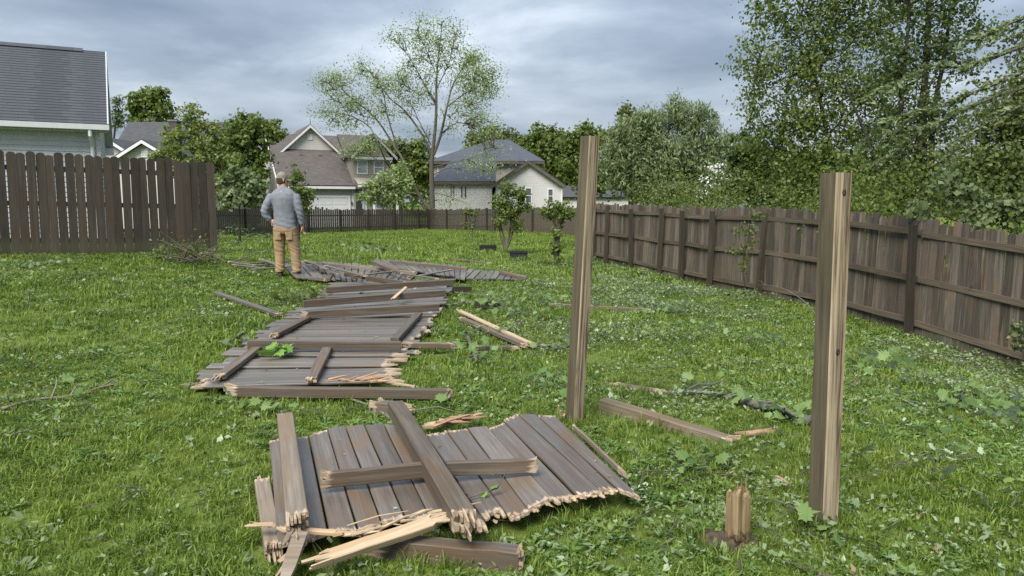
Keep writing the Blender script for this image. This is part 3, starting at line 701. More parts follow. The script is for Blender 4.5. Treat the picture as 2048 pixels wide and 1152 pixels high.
def tree(name, label, cat, Y, tx, lobes, leaf, size, dens=2.2, group=None, r0=.2, bark='bark', limbs=None, spread=None, per=26, hang=0.0, up=.4, depth=.9, inner=.42, extra=None, twig=.012, base_z=None, axis=None, skip_auto=False):
    bx = (tx - 1024) * Y / F; bz = g(bx, Y) if base_z is None else base_z
    o = empty(name, (bx, Y, bz), label, cat, group); k = Y / F
    tm = MB(); L = []
    nodes = []
    cz = [at(c[0], c[1], Y) for c in lobes]
    if limbs:
        for pl, ra, rb in limbs:
            P = [at(p[0], p[1], Y + (p[2] if len(p) > 2 else 0)) for p in pl]
            if pl[0][1] is None: pass
            P = smooth_line(P, 3); n = len(P); rr = [ra + (rb - ra) * i / (n - 1) for i in range(n)]
            tm.tube(P, rr, 7, cap=False); nodes += [(p, r) for p, r in zip(P, rr)]
    if not skip_auto:
        top = sum(cz, Vector()) / len(cz); zlo = min(c.z for c in cz)
        tp = [Vector((bx, Y, bz - .1)), Vector((bx + .03 * (top.x - bx), Y, bz + (zlo - bz) * .45)), Vector((bx + .3 * (top.x - bx), Y, bz + (zlo - bz) * .85)), Vector((top.x, Y, top.z))]
        P = smooth_line(tp, 4); n = len(P); rr = [r0 * (1 - .75 * i / (n - 1)) for i in range(n)]
        tm.tube(P, rr, 8, cap=False); tn = [(p, r) for p, r in zip(P, rr)][2:]; nodes += tn
        for c in cz:
            q = min(tn, key=lambda s: (s[0] - c).length + max(0, s[0].z - c.z + .25 * (s[0] - c).length) * 2)
            P2 = curve_pts(q[0], c, 5, .06, .05); n = len(P2); rr = [max(q[1] * .55, .015) * (1 - .7 * i / (n - 1)) for i in range(n)]
            tm.tube(P2, rr, 5, cap=False); nodes += list(zip(P2, rr))[1:]
    NPt = np.array([tuple(p) for p, r in nodes])
    for i, c in enumerate(lobes):
        cx, cy, rx, ry = c[:4]; mult = c[4] if len(c) > 4 else 1.0; dy = c[5] if len(c) > 5 else 0
        ctr = np.array(tuple(at(cx, cy, Y + dy))); rad = np.array((rx * k, (rx + ry) / 2 * k * depth, ry * k))
        area = PI * rad[0] * rad[2]; N = int(dens * mult * area / (size[0] * size[1] * .5)); ncl = max(3, N // per)
        u = NR.normal(size=(ncl, 3)); u /= np.linalg.norm(u, axis=1, keepdims=True)
        pc = ctr + u * (NR.uniform(0, 1, (ncl, 1)) ** inner) * rad
        sg = spread if spread else max(.35 * (area / ncl) ** .5, size[0] * .8)
        for p in pc:
            j = np.argmin(((NPt - p) ** 2).sum(1) + 1.2 * np.maximum(0, NPt[:, 2] - p[2]) ** 2)
            P2 = curve_pts(nodes[j][0], p, 3, .05, .06); tm.tube(P2, [min(nodes[j][1] * .5, twig * 2.2), twig * 1.5, twig, twig * .5], 4, cap=False)
        m = NR.poisson(per, ncl); C = np.repeat(pc, m, axis=0) + NR.normal(size=(m.sum(), 3)) * sg * np.array((1, 1, .75))
        ow = .8 * (C - np.repeat(pc, m, axis=0)) / sg + .7 * (C - ctr) / rad; L.append(leaves_arrays(C, size[0], size[1], up=up + .15, hang=hang, axis=axis, outw=ow))
    if extra is not None: L.append(extra)
    off = 0; V = []; Fc = []
    for v, f in L: V.append(v); Fc.append(f + off); off += len(v)
    tm.build('trunk', M[bark], o, None, True)
    link('crown', fast_mesh('crown', np.concatenate(V), np.concatenate(Fc), M[leaf]), o)
    return o
BT = 'trees beyond the fences'
# far rows
tree('maple_tree', 'round dark maple rising behind the grey chimney roof', 'tree', 70, 300, [(300, 205, 44, 26), (275, 220, 25, 20), (325, 222, 25, 22), (300, 250, 40, 25), (310, 190, 18, 12)], 'leaf_mid', (.34, .26), 6, BT, .3)
tree('spruce_tree', 'thin dark conifer peeking beside the slate roof edge', 'tree', 66, 236, [(236, 200, 7, 12), (234, 225, 10, 14), (238, 245, 12, 12)], 'leaf_dark', (.28, .12), 5, BT, .18, 'bark_dark', hang=.5)
tree('elm_tree', 'loose yellow green tree before the grey roofed house', 'tree', 36, 392, [(385, 235, 32, 26, .6), (360, 280, 40, 32), (420, 275, 40, 34), (340, 315, 34, 30), (395, 330, 55, 40), (445, 330, 36, 45), (380, 215, 14, 14, .5), (440, 380, 30, 28)], 'leaf_fresh', (.15, .1), 3.6, BT, .17, 'bark')
tree('maple_tree', 'bushy green tree left of the beige gabled house'.replace('left of', 'close beside'), 'tree', 48, 510, [(510, 250, 40, 26), (480, 262, 38, 26), (540, 262, 32, 22), (500, 300, 50, 36), (505, 340, 26, 40), (465, 285, 24, 26), (560, 270, 14, 12, .5)], 'leaf_mid', (.24, .17), 5.5, BT, .24, 'bark_dark')
tree('maple_tree', 'dark tree filling the gap between the two far houses', 'tree', 75, 800, [(800, 300, 40, 22), (835, 305, 28, 26), (770, 305, 26, 20), (810, 340, 45, 32), (850, 345, 26, 36)], 'leaf_mid', (.36, .26), 6, BT, .3, 'bark_dark')
tree('maple_tree', 'tall green maple behind the hip roof peak', 'tree', 88, 1092, [(1092, 268, 32, 22), (1072, 285, 34, 22), (1112, 288, 30, 24), (1050, 300, 34, 22), (1095, 320, 50, 34), (1140, 330, 40, 40)], 'leaf_mid', (.42, .32), 6, BT, .35, 'bark_dark')
tree('maple_tree', 'olive tree showing above the hip roof ridge', 'tree', 92, 985, [(985, 270, 38, 18), (1020, 282, 34, 18), (955, 282, 28, 18), (1000, 310, 60, 30)], 'leaf_olive', (.42, .3), 5.5, BT, .35, 'bark_dark')
tree('maple_tree', 'leafy tree rising above the small dark roof', 'tree', 70, 1165, [(1165, 268, 26, 20), (1145, 290, 28, 24), (1190, 280, 30, 28), (1160, 330, 38, 40), (1185, 360, 40, 36)], 'leaf_mid', (.34, .24), 6, BT, .3, 'bark_dark')
tree('willow_tree', 'upswept feathery tree behind the bend of the board fence', 'tree', 40, 1345, [(1345, 225, 34, 36, .7), (1300, 255, 40, 40), (1390, 250, 42, 44), (1260, 270, 36, 44), (1430, 290, 36, 46, .8), (1340, 310, 70, 55), (1270, 340, 50, 50), (1410, 345, 45, 50), (1330, 380, 70, 30), (1230, 320, 28, 60)], 'leaf_pale', (.24, .06), 4.6, BT, .22, 'bark_dark', hang=-1.2)
tree('oak_tree', 'yellow olive tree against the feathery tree', 'tree', 46, 1262, [(1262, 232, 30, 24), (1240, 262, 28, 30), (1280, 270, 30, 34), (1225, 300, 26, 40), (1250, 350, 40, 50)], 'leaf_olive', (.24, .17), 5, BT, .2, 'bark_dark')
tree('flowering_bush', 'white flowering bush showing over the board fence', 'bush', 30, 1440, [(1440, 355, 26, 30), (1410, 375, 20, 20), (1425, 335, 14, 12, .6)], 'blossom', (.09, .08), .55, BT, .05, 'bark_dark')
tree('oak_tree', 'green tree between the feathery tree and tall maple', 'tree', 30, 1500, [(1500, 300, 46, 40), (1530, 340, 60, 50), (1480, 370, 55, 40), (1560, 390, 60, 30)], 'leaf_dark', (.17, .12), 5, BT, .16, 'bark_dark')
# tall maples over the board fence
tree('maple_tree', 'tall dense maple with sky gaps standing over the board fence', 'tree', 20, 1700, [(1560, 40, 60, 50, .8), (1520, 130, 55, 60, .85), (1600, 100, 70, 70), (1680, 40, 70, 60), (1570, 210, 80, 70), (1660, 170, 80, 80), (1750, 60, 80, 80), (1560, 300, 80, 65), (1650, 290, 90, 75), (1740, 200, 80, 80), (1640, 370, 110, 45), (1500, 250, 30, 60, .5), (1760, 320, 70, 80), (1540, 0, 40, 40, .8), (1620, -40, 90, 60), (1740, -60, 90, 60)],
     'leaf_mid', (.09, .068), 1.9, BT, .16, 'bark_dark', spread=.2, twig=.009, per=44)
tree('maple_tree', 'many stemmed dark maple beside the tall dense maple', 'tree', 17.5, 1850,
     [(1850, 60, 80, 70), (1800, 130, 60, 60), (1900, 120, 70, 60, .8), (1840, 220, 80, 70), (1800, 300, 80, 60), (1890, 310, 80, 60, .8), (1860, 380, 110, 40, .8), (1860, -40, 110, 70), (1950, 30, 60, 60, .5), (1760, 390, 60, 30)],
     'leaf_dark', (.085, .064), 1.75, BT, .12, 'bark_dark', spread=.2, twig=.009, per=40,
     limbs=[([(1838, 470), (1836, 380), (1840, 260), (1852, 140), (1858, 0), (1850, -80)], .11, .05), ([(1815, 470), (1808, 360), (1800, 240), (1812, 110), (1820, 10)], .09, .03), ([(1850, 470), (1862, 340), (1868, 220), (1890, 110), (1900, 20)], .08, .03), ([(1780, 470), (1765, 380), (1735, 280), (1690, 170)], .06, .02)])
tree('oak_tree', 'olive leaved tree at the end of the board fence', 'tree', 15, 2030, [(1960, 330, 80, 70), (2030, 280, 80, 90, .9), (2060, 180, 70, 80, .7), (1990, 230, 60, 60, .7), (2040, 380, 80, 60), (1940, 400, 60, 40), (2090, 60, 50, 60, .6), (2030, 90, 30, 30, .5), (2140, 200, 90, 150)],
     'leaf_olive', (.085, .06), 2.6, BT, .12, 'bark_dark', spread=.16, twig=.008)

def pale_boughs():
    """a tree rooted out of frame behind the side fence that hangs three pale boughs into the picture"""
    Y = 11.0; arcs = [[(2330, 40), (2150, 60), (2048, 92), (1942, 132), (1858, 137), (1754, 186)], [(2340, 60), (2150, 100), (2048, 144), (1962, 179), (1842, 225), (1760, 252)],
        [(2330, 120), (2150, 150), (2000, 190), (1900, 235), (1830, 270), (1772, 318)], [(2330, 0), (2150, 10), (2048, 36), (1990, 62), (1950, 80)], [(2330, 160), (2150, 200), (2040, 215), (1950, 262), (1890, 318)]]
    limbs = [([(2420, 520), (2400, 330), (2380, 160), (2330, 20), (2300, -150)], .16, .05)]; C = []; A = []
    for n, a in enumerate(arcs):
        dy = [-.3, -.8, .2, .6, .9][n]
        pts = [(p[0], p[1], dy * min(1, i / 2)) for i, p in enumerate(a)]; limbs.append((pts, .035, .005))
        W_ = smooth_line([at(p[0], p[1], Y + p[2]) for p in pts], 10)
        for i in range(8, len(W_)):
            d_ = (W_[i] - W_[i - 1]).normalized()
            for s in range(5):
                p = W_[i - 1].lerp(W_[i], R.random()); sd_ = Vector((R.uniform(-1, 1), R.uniform(-1, 1), R.uniform(-.4, 1))); off = sd_ * R.uniform(.01, .07)
                C.append(p + off); A.append(d_ * .8 + sd_ * .5)
            if R.random() < .4:       # side twigs
                e = W_[i] + (d_ * R.uniform(.3, .8) + Vector((R.uniform(-.4, .4), R.uniform(-.4, .4), R.uniform(-.5, .25)))) * R.uniform(.25, .6)
                limbs.append(([], W_[i], e))
                for s in range(18):
                    q = s / 18; p = W_[i].lerp(e, q); sd_ = Vector((R.uniform(-1, 1), R.uniform(-1, 1), R.uniform(-.4, 1)))
                    C.append(p + sd_ * R.uniform(.01, .05)); A.append((e - W_[i]).normalized() * .8 + sd_ * .5)
    twigs = [l for l in limbs if not l[0]]; limbs = [l for l in limbs if l[0]]
    C = np.array([tuple(c) for c in C]); A = np.array([tuple(a) for a in A])
    ex = leaves_arrays(C, .095, .046, up=1.0, axis=A)
    o = tree('elm_tree', 'pale leaved boughs arching over the board fence', 'tree', Y, 2420, [(2380, 0, 40, 40)], 'leaf_pale', (.075, .036), .8, BT, .16, 'bark', limbs=limbs, extra=ex, skip_auto=True)
    mb = MB()
    for _, a, b in twigs: mb.tube(curve_pts(a, b, 3, .03, .05), [.006, .005, .004, .002], 4, cap=False)
    k = mb.build('twigs', M['bark'], o); k['kind'] = 'stuff'
pale_boughs()

def big_sparse_tree():
    D = lambda a: [(x, y, R.uniform(-1.6, 1.6) if i > 1 else 0) for i, (x, y) in enumerate(a)]
    limbs = [([(865, 440), (864, 380), (863, 330), (866, 300), (872, 235), (873, 160), (879, 95), (884, 52)], .36, .03),
        (D([(867, 310), (880, 275), (895, 210), (908, 165), (940, 112)]), .2, .03), (D([(893, 215), (925, 190), (960, 172), (985, 165)]), .09, .02), (D([(880, 270), (915, 245), (950, 262), (975, 300)]), .09, .02),
        (D([(863, 312), (850, 278), (810, 222), (780, 197), (738, 142), (712, 123)]), .16, .025), (D([(862, 290), (842, 250), (820, 205)]), .08, .02), (D([(872, 210), (845, 162), (822, 120), (790, 78)]), .13, .02),
        (D([(872, 180), (900, 120), (908, 70)]), .07, .015), (D([(840, 190), (800, 165), (780, 150)]), .06, .015), (D([(873, 150), (850, 95), (835, 60)]), .06, .015),
        (D([(864, 425), (838, 390), (806, 320), (790, 295), (751, 236), (697, 191), (660, 150)]), .22, .03), (D([(795, 300), (775, 230), (764, 175), (745, 150)]), .1, .02),
        (D([(806, 325), (780, 335), (754, 282), (735, 250), (690, 228), (640, 224)]), .12, .02), (D([(751, 238), (715, 228), (670, 200)]), .06, .015), (D([(697, 191), (672, 180), (652, 182)]), .05, .012),
        (D([(864, 335), (895, 327), (935, 318), (960, 310)]), .07, .015), (D([(864, 352), (900, 335), (950, 345), (1000, 335)]), .08, .015), (D([(866, 385), (895, 392), (940, 410)]), .06, .015),
        (D([(836, 388), (800, 385), (770, 400), (735, 412)]), .09, .02), (D([(770, 335), (740, 310), (700, 300)]), .06, .015)]
    lobes = [(868, 85, 30, 24, .5), (835, 75, 26, 18, .4), (800, 75, 20, 18, .55), (905, 75, 16, 22, .35), (940, 120, 26, 22, 1.3), (965, 150, 26, 24, 1.5), (975, 180, 22, 20, 1.2), (925, 160, 26, 26, .7), (945, 205, 26, 18, .6), (815, 130, 26, 18, .3),
        (720, 140, 22, 16, .75), (760, 160, 24, 18, .35), (665, 150, 18, 14, .8), (690, 165, 26, 18, .55), (660, 190, 16, 14, .4), (705, 205, 34, 18, .4), (800, 180, 24, 20, .45), (840, 190, 26, 22, .3), (650, 225, 30, 14, .3), (690, 245, 44, 16, .28),
        (760, 225, 26, 24, .3), (950, 235, 36, 26, .6), (965, 270, 28, 24, .7), (985, 250, 14, 20, .5), (740, 290, 36, 22, .55), (700, 300, 30, 16, .35), (940, 330, 34, 16, .6), (985, 335, 30, 14, .6), (880, 120, 24, 20, .35), (870, 45, 18, 8, .3), (720, 120, 12, 8, .5),
        (900, 400, 30, 8, .2)]
    limbs = [(a, b * .6, c * .7) for a, b, c in limbs]; lobes = [(a, b, c * 1.02, d_ * 1.02, min(1.2, max(.6, m))) for a, b, c, d_, m in lobes]
    for pl, ra, rb in list(limbs[:-2]):          # finer side branches off every limb
        for _ in range(7):
            i = R.randrange(1, len(pl)); u = R.random(); a, b = pl[i - 1], pl[i]; q = [a[k] + (b[k] - a[k]) * u if len(a) > 2 and len(b) > 2 else (a[k] + (b[k] - a[k]) * u if k < 2 else 0) for k in range(3)]
            if q[1] > 300: continue
            dx, dy = b[0] - a[0], b[1] - a[1]; ln = math.hypot(dx, dy) or 1; s_ = R.choice((-1, 1)) * R.uniform(.5, 1.1); l = R.uniform(12, 32); ex, ey = q[0] + (dx / ln - dy / ln * s_) * l * .7, q[1] + (dy / ln + dx / ln * s_) * l * .7 - 6
            e = (ex, ey, q[2] + R.uniform(-1, 1)); limbs.append(([tuple(q), ((q[0] + ex) / 2 + R.uniform(-4, 4), (q[1] + ey) / 2 - 3, (q[2] + e[2]) / 2), e], .035, .008))
            if R.random() < .7: lobes.append((ex, ey, R.uniform(9, 15), R.uniform(7, 11), R.uniform(.6, 1.0)))
    tree('maple_tree', 'tall sparse spring tree with spreading bare limbs rising behind the far picket fence', 'tree', 55, 865, lobes, 'leaf_spring', (.125, .09), 1.9, None, .3, 'bark', limbs=limbs, skip_auto=True, twig=.022, per=30, spread=.5, inner=1.1)
    tree('maple_tree', 'bushy yellow green tree under the tall sparse tree', 'tree', 51, 765, [(795, 345, 22, 20), (775, 362, 24, 18), (752, 378, 26, 20), (785, 385, 30, 22), (735, 396, 22, 16), (812, 365, 16, 20, .7), (765, 405, 24, 10)], 'leaf_spring', (.2, .14), 3.6, None, .12, 'bark', twig=.018)
big_sparse_tree()

# shrubs
tree('viburnum_bush', 'pale leaved bush at the broken end of the dark fence', 'bush', 19, 480, [(485, 350, 30, 20), (460, 375, 32, 26), (505, 372, 30, 26), (480, 395, 44, 20), (520, 395, 22, 18), (455, 400, 14, 20)], 'leaf_pale', (.11, .085), 4, None, .04, 'bark_dark', twig=.006)
tree('holly_bush', 'upright leafy bush rising just behind the man', 'bush', 24, 598, [(592, 345, 12, 18, .7), (595, 370, 20, 22), (605, 392, 20, 22), (585, 400, 22, 20), (600, 415, 22, 14)], 'leaf_mid', (.11, .07), 4, None, .04, 'bark_dark', twig=.006)
tree('crepe_myrtle', 'tall leafy shrub with several stems on the lawn', 'shrub', 24.8, 1015, [(1012, 378, 16, 18), (1000, 405, 20, 22), (1040, 395, 18, 22), (1020, 425, 30, 22), (1048, 415, 14, 18), (1000, 440, 14, 18, .7), (1035, 450, 16, 20, .6)], 'leaf_mid', (.095, .06), 3.6, None, .03, 'bark', skip_auto=True, twig=.006,
     limbs=[([(1010, 497), (1006, 470), (1000, 440), (1000, 400)], .045, .012), ([(1012, 497), (1020, 460), (1022, 425), (1014, 380)], .045, .012), ([(1014, 497), (1026, 462), (1040, 430), (1044, 400)], .045, .012), ([(1007, 497), (1000, 465), (990, 430)], .03, .01)])
tree('crepe_myrtle', 'clipped flat topped shrub beside the leaning post', 'shrub', 20.4, 1113, [(1115, 412, 28, 12), (1095, 420, 14, 14), (1135, 422, 14, 16), (1115, 432, 24, 16), (1113, 465, 14, 20, .5), (1113, 500, 12, 20, 1.3)], 'leaf_mid', (.08, .055), 3.6, None, .03, 'bark', skip_auto=True, twig=.005,
     limbs=[([(1111, 521), (1110, 480), (1108, 450), (1100, 420)], .05, .012), ([(1115, 521), (1117, 480), (1122, 445), (1130, 420)], .05, .012), ([(1113, 521), (1114, 470), (1115, 425)], .045, .012)])
tree('sapling', 'thin dry leaved sapling before the far picket fence', 'sapling', 29, 944, [(935, 430, 12, 12), (950, 432, 10, 12), (940, 448, 14, 12, .7)], 'leaf_olive', (.1, .07), 1.2, None, .03, 'bark', skip_auto=True, twig=.006,
     limbs=[([(944, 482), (944, 462), (940, 440), (932, 418)], .04, .01), ([(944, 465), (950, 445), (954, 420)], .025, .008)])
tree('grape_shrub', 'broad pale leaved shrub spilling over the board fence top', 'bush', 11.9, 1935, [(1880, 385, 40, 34), (1940, 400, 50, 34), (2000, 410, 50, 34), (1850, 420, 28, 18, .8), (1960, 440, 44, 16, .8), (2060, 420, 40, 40), (2020, 450, 24, 14, .7), (1900, 350, 24, 18, .6)], 'leaf_pale', (.105, .085), 2.4, None, .04, 'bark_dark', twig=.006, depth=.5)
tree('vine_sprig', 'climbing vine sprig with small leaves on the board fence', 'vine', 14.6, 1500, [(1490, 455, 26, 16, .5), (1500, 475, 14, 22, .5), (1475, 500, 22, 20, .45), (1515, 430, 12, 14, .4), (1485, 525, 22, 14, .4)], 'leaf_olive', (.06, .045), .55, None, .01, 'bark_dark', skip_auto=True, twig=.003, depth=.25,
     limbs=[([(1490, 572), (1485, 530), (1495, 480), (1515, 425)], .012, .004), ([(1490, 510), (1478, 470), (1490, 440)], .007, .003)])
tree('vine_sprig', 'leafy vine at the foot of the board fence end', 'vine', 9.4, 2052, [(2040, 690, 22, 20, .5), (2055, 720, 24, 30, .5), (2035, 660, 12, 12, .4)], 'leaf_pale', (.06, .045), .8, None, .01, 'bark', skip_auto=True, twig=.004, depth=.5,
     limbs=[([(2065, 770), (2050, 720), (2040, 680), (2035, 650)], .012, .004)])
tree('weed_clump', 'tall weedy clump growing at the far picket fence end', 'weeds', 27, 470, [(465, 462, 26, 12, .5), (500, 468, 30, 12, .5), (450, 475, 20, 10, .5), (520, 475, 20, 8, .5), (540, 472, 30, 8, .4)], 'leaf_pale', (.09, .04), 1.0, None, .01, 'bark', skip_auto=True, twig=.004, depth=.6,
     limbs=[([(460, 486), (458, 466), (455, 450)], .01, .004), ([(485, 486), (490, 468), (498, 452)], .01, .004), ([(515, 485), (520, 470), (528, 460)], .01, .004)])
# brush heap against the broken fence end
HEAP = []
for _ in range(38):
    a = R.gauss(372, 38); ya = R.uniform(512, 531); b = a + R.choice((-1, 1)) * R.uniform(25, 95); yb = ya - abs(R.gauss(14, 16)); dy = R.uniform(-.7, .6)
    HEAP.append(([(a, ya, dy), ((a + b) / 2, (ya + yb) / 2 - R.uniform(0, 14), dy + R.uniform(-.3, .3)), (b, yb, dy + R.uniform(-.3, .3))], R.uniform(.006, .017), .003))
tree('brush_heap', 'heap of bare twiggy branches against the dark fence end', 'branches', 13.4, 370, [(350, 505, 46, 14, .5), (385, 498, 40, 12, .5), (330, 515, 44, 10, .5), (410, 510, 30, 12, .5), (370, 518, 60, 8, .5)], 'leaf_mid', (.055, .035), 2.6, None, .01, 'bark', skip_auto=True, twig=.004, depth=.5, spread=.12, per=8,
     limbs=HEAP)

def far_wood():
    C = []
    for i in range(260):
        px = R.uniform(-200, 2250); Y = R.uniform(105, 130); top = 352 + 22 * math.sin(px * .011) + 14 * math.sin(px * .037) + R.uniform(-8, 12)
        c = np.array(tuple(at(px, top, Y))); n = 170; u = NR.normal(size=(n, 3)); u /= np.linalg.norm(u, axis=1, keepdims=True)
        C.append(c + u * NR.uniform(.4, 1, (n, 1)) * np.array((3.2, 2.5, 2.4)))
        C.append(np.c_[c[0] + NR.uniform(-3, 3, 60), c[1] + NR.uniform(-2, 2, 60), NR.uniform(-.3, c[2], 60)])
    v, f = leaves_arrays(np.concatenate(C), .8, .6)
    tag(link('woodland', fast_mesh('woodland', v, f, M['leaf_mid'])), 'far green woodland beyond the houses', kind='stuff')
far_wood()
def fence_undergrowth():
    C = []
    for i in range(105):
        s_ = R.uniform(-5, 13); q = RF_A + RFD * s_; off = R.uniform(.9, 4.0); p = Vector((q.x + off, q.y + .3 * off)); n = 230
        h = R.uniform(.9, 2.3) + .12 * off; c = np.array((p.x, p.y, g(p.x, p.y) + h))
        C.append(c + NR.normal(size=(n, 3)) * np.array((.4, .4, .42)))
    v, f = leaves_arrays(np.concatenate(C), .07, .048)
    tag(link('undergrowth', fast_mesh('undergrowth', v, f, M['leaf_mid'])), 'tangled green undergrowth behind the board fence', kind='stuff')
fence_undergrowth()
# ------------------------------------------------------------------ timber
TOPS = []
NO_GRASS = []                    # ground footprints that hide the turf
def plank4(name, bl, br, fl, fr, th, mat, b0=0.0, b1=0.0, parent=None, strips=7, foot=True, bow=.003, cut=0.0, jag=.5):
    """board through four top corners (world); b0 / b1 = length of the splintered zone at the back / front end"""
    bl, br, fl, fr = map(Vector, (bl, br, fl, fr))
    c0, c1 = (bl + br) / 2, (fl + fr) / 2; x = (c1 - c0).normalized(); side = ((br - bl) + (fr - fl)).normalized()
    z = x.cross(side).normalized()
    if z.z < 0: z = -z
    y = z.cross(x)
    Mx = Matrix(((x.x, y.x, z.x, c0.x), (x.y, y.y, z.y, c0.y), (x.z, y.z, z.z, c0.z), (0, 0, 0, 1)))
    inv = Mx.inverted(); q = [inv @ p for p in (bl, br, fl, fr)]
    if q[0].y > q[1].y: q = [q[1], q[0], q[3], q[2]]
    L = (c1 - c0).length; mb = MB(); ch = min(.004, th * .2)
    def edge(s, v):             # s along 0..1, v across 0..1
        a = q[0].lerp(q[2], s); b = q[1].lerp(q[3], s); return a.lerp(b, v)
    s0, s1 = b0 / L, 1 - b1 / L
    ss = [s0] + ([s0 + .10 / L] if b0 else []) + [s0 + (s1 - s0) * k for k in (.33, .66)] + ([s1 - .10 / L] if b1 else []) + [s1]
    ss = sorted(ss); rings = []
    for s in ss:
        A, B = edge(s, 0), edge(s, 1); bz = R.uniform(-bow, bow) if 0 < s < 1 else 0; e = R.uniform(-.0015, .0015)
        A.y += e; k = len(mb.v)
        for (p, dy, dz) in ((A, 0, -ch), (A, ch, 0), (B, -ch, 0), (B, 0, -ch), (B, 0, -th + ch), (B, -ch, -th), (A, ch, -th), (A, 0, -th + ch)):
            mb.v.append((p.x, p.y + dy, p.z + dz + bz))
        fr_ = .62 if ((b0 and s == ss[0]) or (b1 and s == ss[-1])) else 0.0
        if cut and s == ss[-1]: fr_ = cut
        for i in range(8): mb.fresh[k + i] = fr_
        rings.append(k)
    for a, b in zip(rings[:-1], rings[1:]):
        for i in range(8):
            j = (i + 1) % 8; mb.f.append((a + i, b + i, b + j, a + j)); mb.m.append(0)
    mb.f.append(tuple(rings[0] + i for i in range(8))); mb.f.append(tuple(rings[-1] + i for i in reversed(range(8)))); mb.m += [0, 0]
    for b_, s_, sg in ((b0, s0, -1), (b1, s1, 1)):
        if not b_: continue
        cuts = sorted([0, 1] + [min(.97, max(.03, (i + R.uniform(-.3, .3)) / strips)) for i in range(1, strips)])
        for v0, v1 in zip(cuts[:-1], cuts[1:]):
            for layer in range(2 if th > .03 else 1):
                nl = 2 if th > .03 else 1
                zt, zb = -th * layer / nl - .0005, -th * (layer + 1) / nl + .0005
                ln = b_ * R.uniform(.12, 1.0) ** (1 / jag); se = s_ + sg * ln / L
                A, B = edge(s_ - sg * .01 / L, v0), edge(s_ - sg * .01 / L, v1); A2, B2 = edge(se, v0), edge(se, v1)
                md = A2.lerp(B2, R.uniform(.2, .8)); kf = R.uniform(.25, .95); A2 = md.lerp(A2, kf); B2 = md.lerp(B2, kf)
                dz = R.uniform(-.3, .3) * th; k = len(mb.v)
                P = [(A.x, A.y, zb), (B.x, B.y, zb), (B2.x, B2.y, zb * .6 + zt * .4 + dz), (A2.x, A2.y, zb * .6 + zt * .4 + dz), (A.x, A.y, zt), (B.x, B.y, zt), (B2.x, B2.y, zt + dz - .001), (A2.x, A2.y, zt + dz - .001)]
                P = [(a, b, c + A.z * 0 + edge(s_, .5).z) for a, b, c in P]
                mb.hexa(P); mb.fresh.update({k + i: (.72 if i in (0, 1, 4, 5) else 1.0) for i in range(8)})
    if name == 'board': TOPS.append((bl, br, fl, fr))
    if foot: NO_GRASS.append([(p.x, p.y) for p in (bl, br, fr, fl)])
    return mb.build(name, mat, parent, Mx)
def pk(name, x0, y0, h0, x1, y1, h1, w, th, mat, b0=0.0, b1=0.0, parent=None, roll=0.0, foot=True, **kw):
    """beam whose top centre line runs between two photo positions, undersides h0 / h1 above the ground"""
    p0, p1 = gp(x0, y0, h0 + th), gp(x1, y1, h1 + th); d = (p1 - p0).normalized(); s = d.cross(Vector((0, 0, 1))).normalized()
    s = (Quaternion(d, roll) @ s) * (w / 2)
    return plank4(name, p0 - s, p0 + s, p1 - s, p1 + s, th, M[mat], b0, b1, parent, foot=foot and h0 < .15, **kw)
def splinters(parent, a, b, n, ln, mat='fresh', spread=.05, dirv=None, name='splinters', r=.006):
    a, b = Vector(a), Vector(b); mb = MB()
    for i in range(n):
        p = a.lerp(b, R.random()) + Vector((R.uniform(-1, 1), R.uniform(-1, 1), R.uniform(0, .6))) * spread
        d = (Vector(dirv) if dirv is not None else (b - a).normalized()) + Vector((R.uniform(-.35, .35), R.uniform(-.35, .35), R.uniform(-.12, .22)))
        l = ln * R.uniform(.3, 1) ** 1.3; d = d.normalized(); sv = d.cross(Vector((R.uniform(-.5, .5), R.uniform(-.5, .5), 1))).normalized(); nv = sv.cross(d); wd = r * R.uniform(.6, 2.2); tk = r * R.uniform(.35, .8)
        q = p + d * l + nv * R.uniform(-.15, .15) * l; e = R.uniform(.05, .5); m = p.lerp(q, R.uniform(.45, .7)) + nv * R.uniform(-.05, .05) * l + sv * R.uniform(-.3, .3) * wd
        k = len(mb.v)
        for c, f1 in ((p, 1.0), (m, R.uniform(.6, 1.0)), (q, e)):
            for a1, a2 in ((-1, -1), (1, -1), (1, 1), (-1, 1)): mb.v.append(tuple(c + sv * (a1 * wd * f1) + nv * (a2 * tk * f1)))
        for i0 in (k, k + 4):
            for j in range(4): mb.f.append((i0 + j, i0 + (j + 1) % 4, i0 + 4 + (j + 1) % 4, i0 + 4 + j)); mb.m.append(0)
        mb.f.append((k + 3, k + 2, k + 1, k)); mb.f.append((k + 8, k + 9, k + 10, k + 11)); mb.m += [0, 0]
    o = mb.build(name, M[mat], parent); o['kind'] = 'stuff'; return o

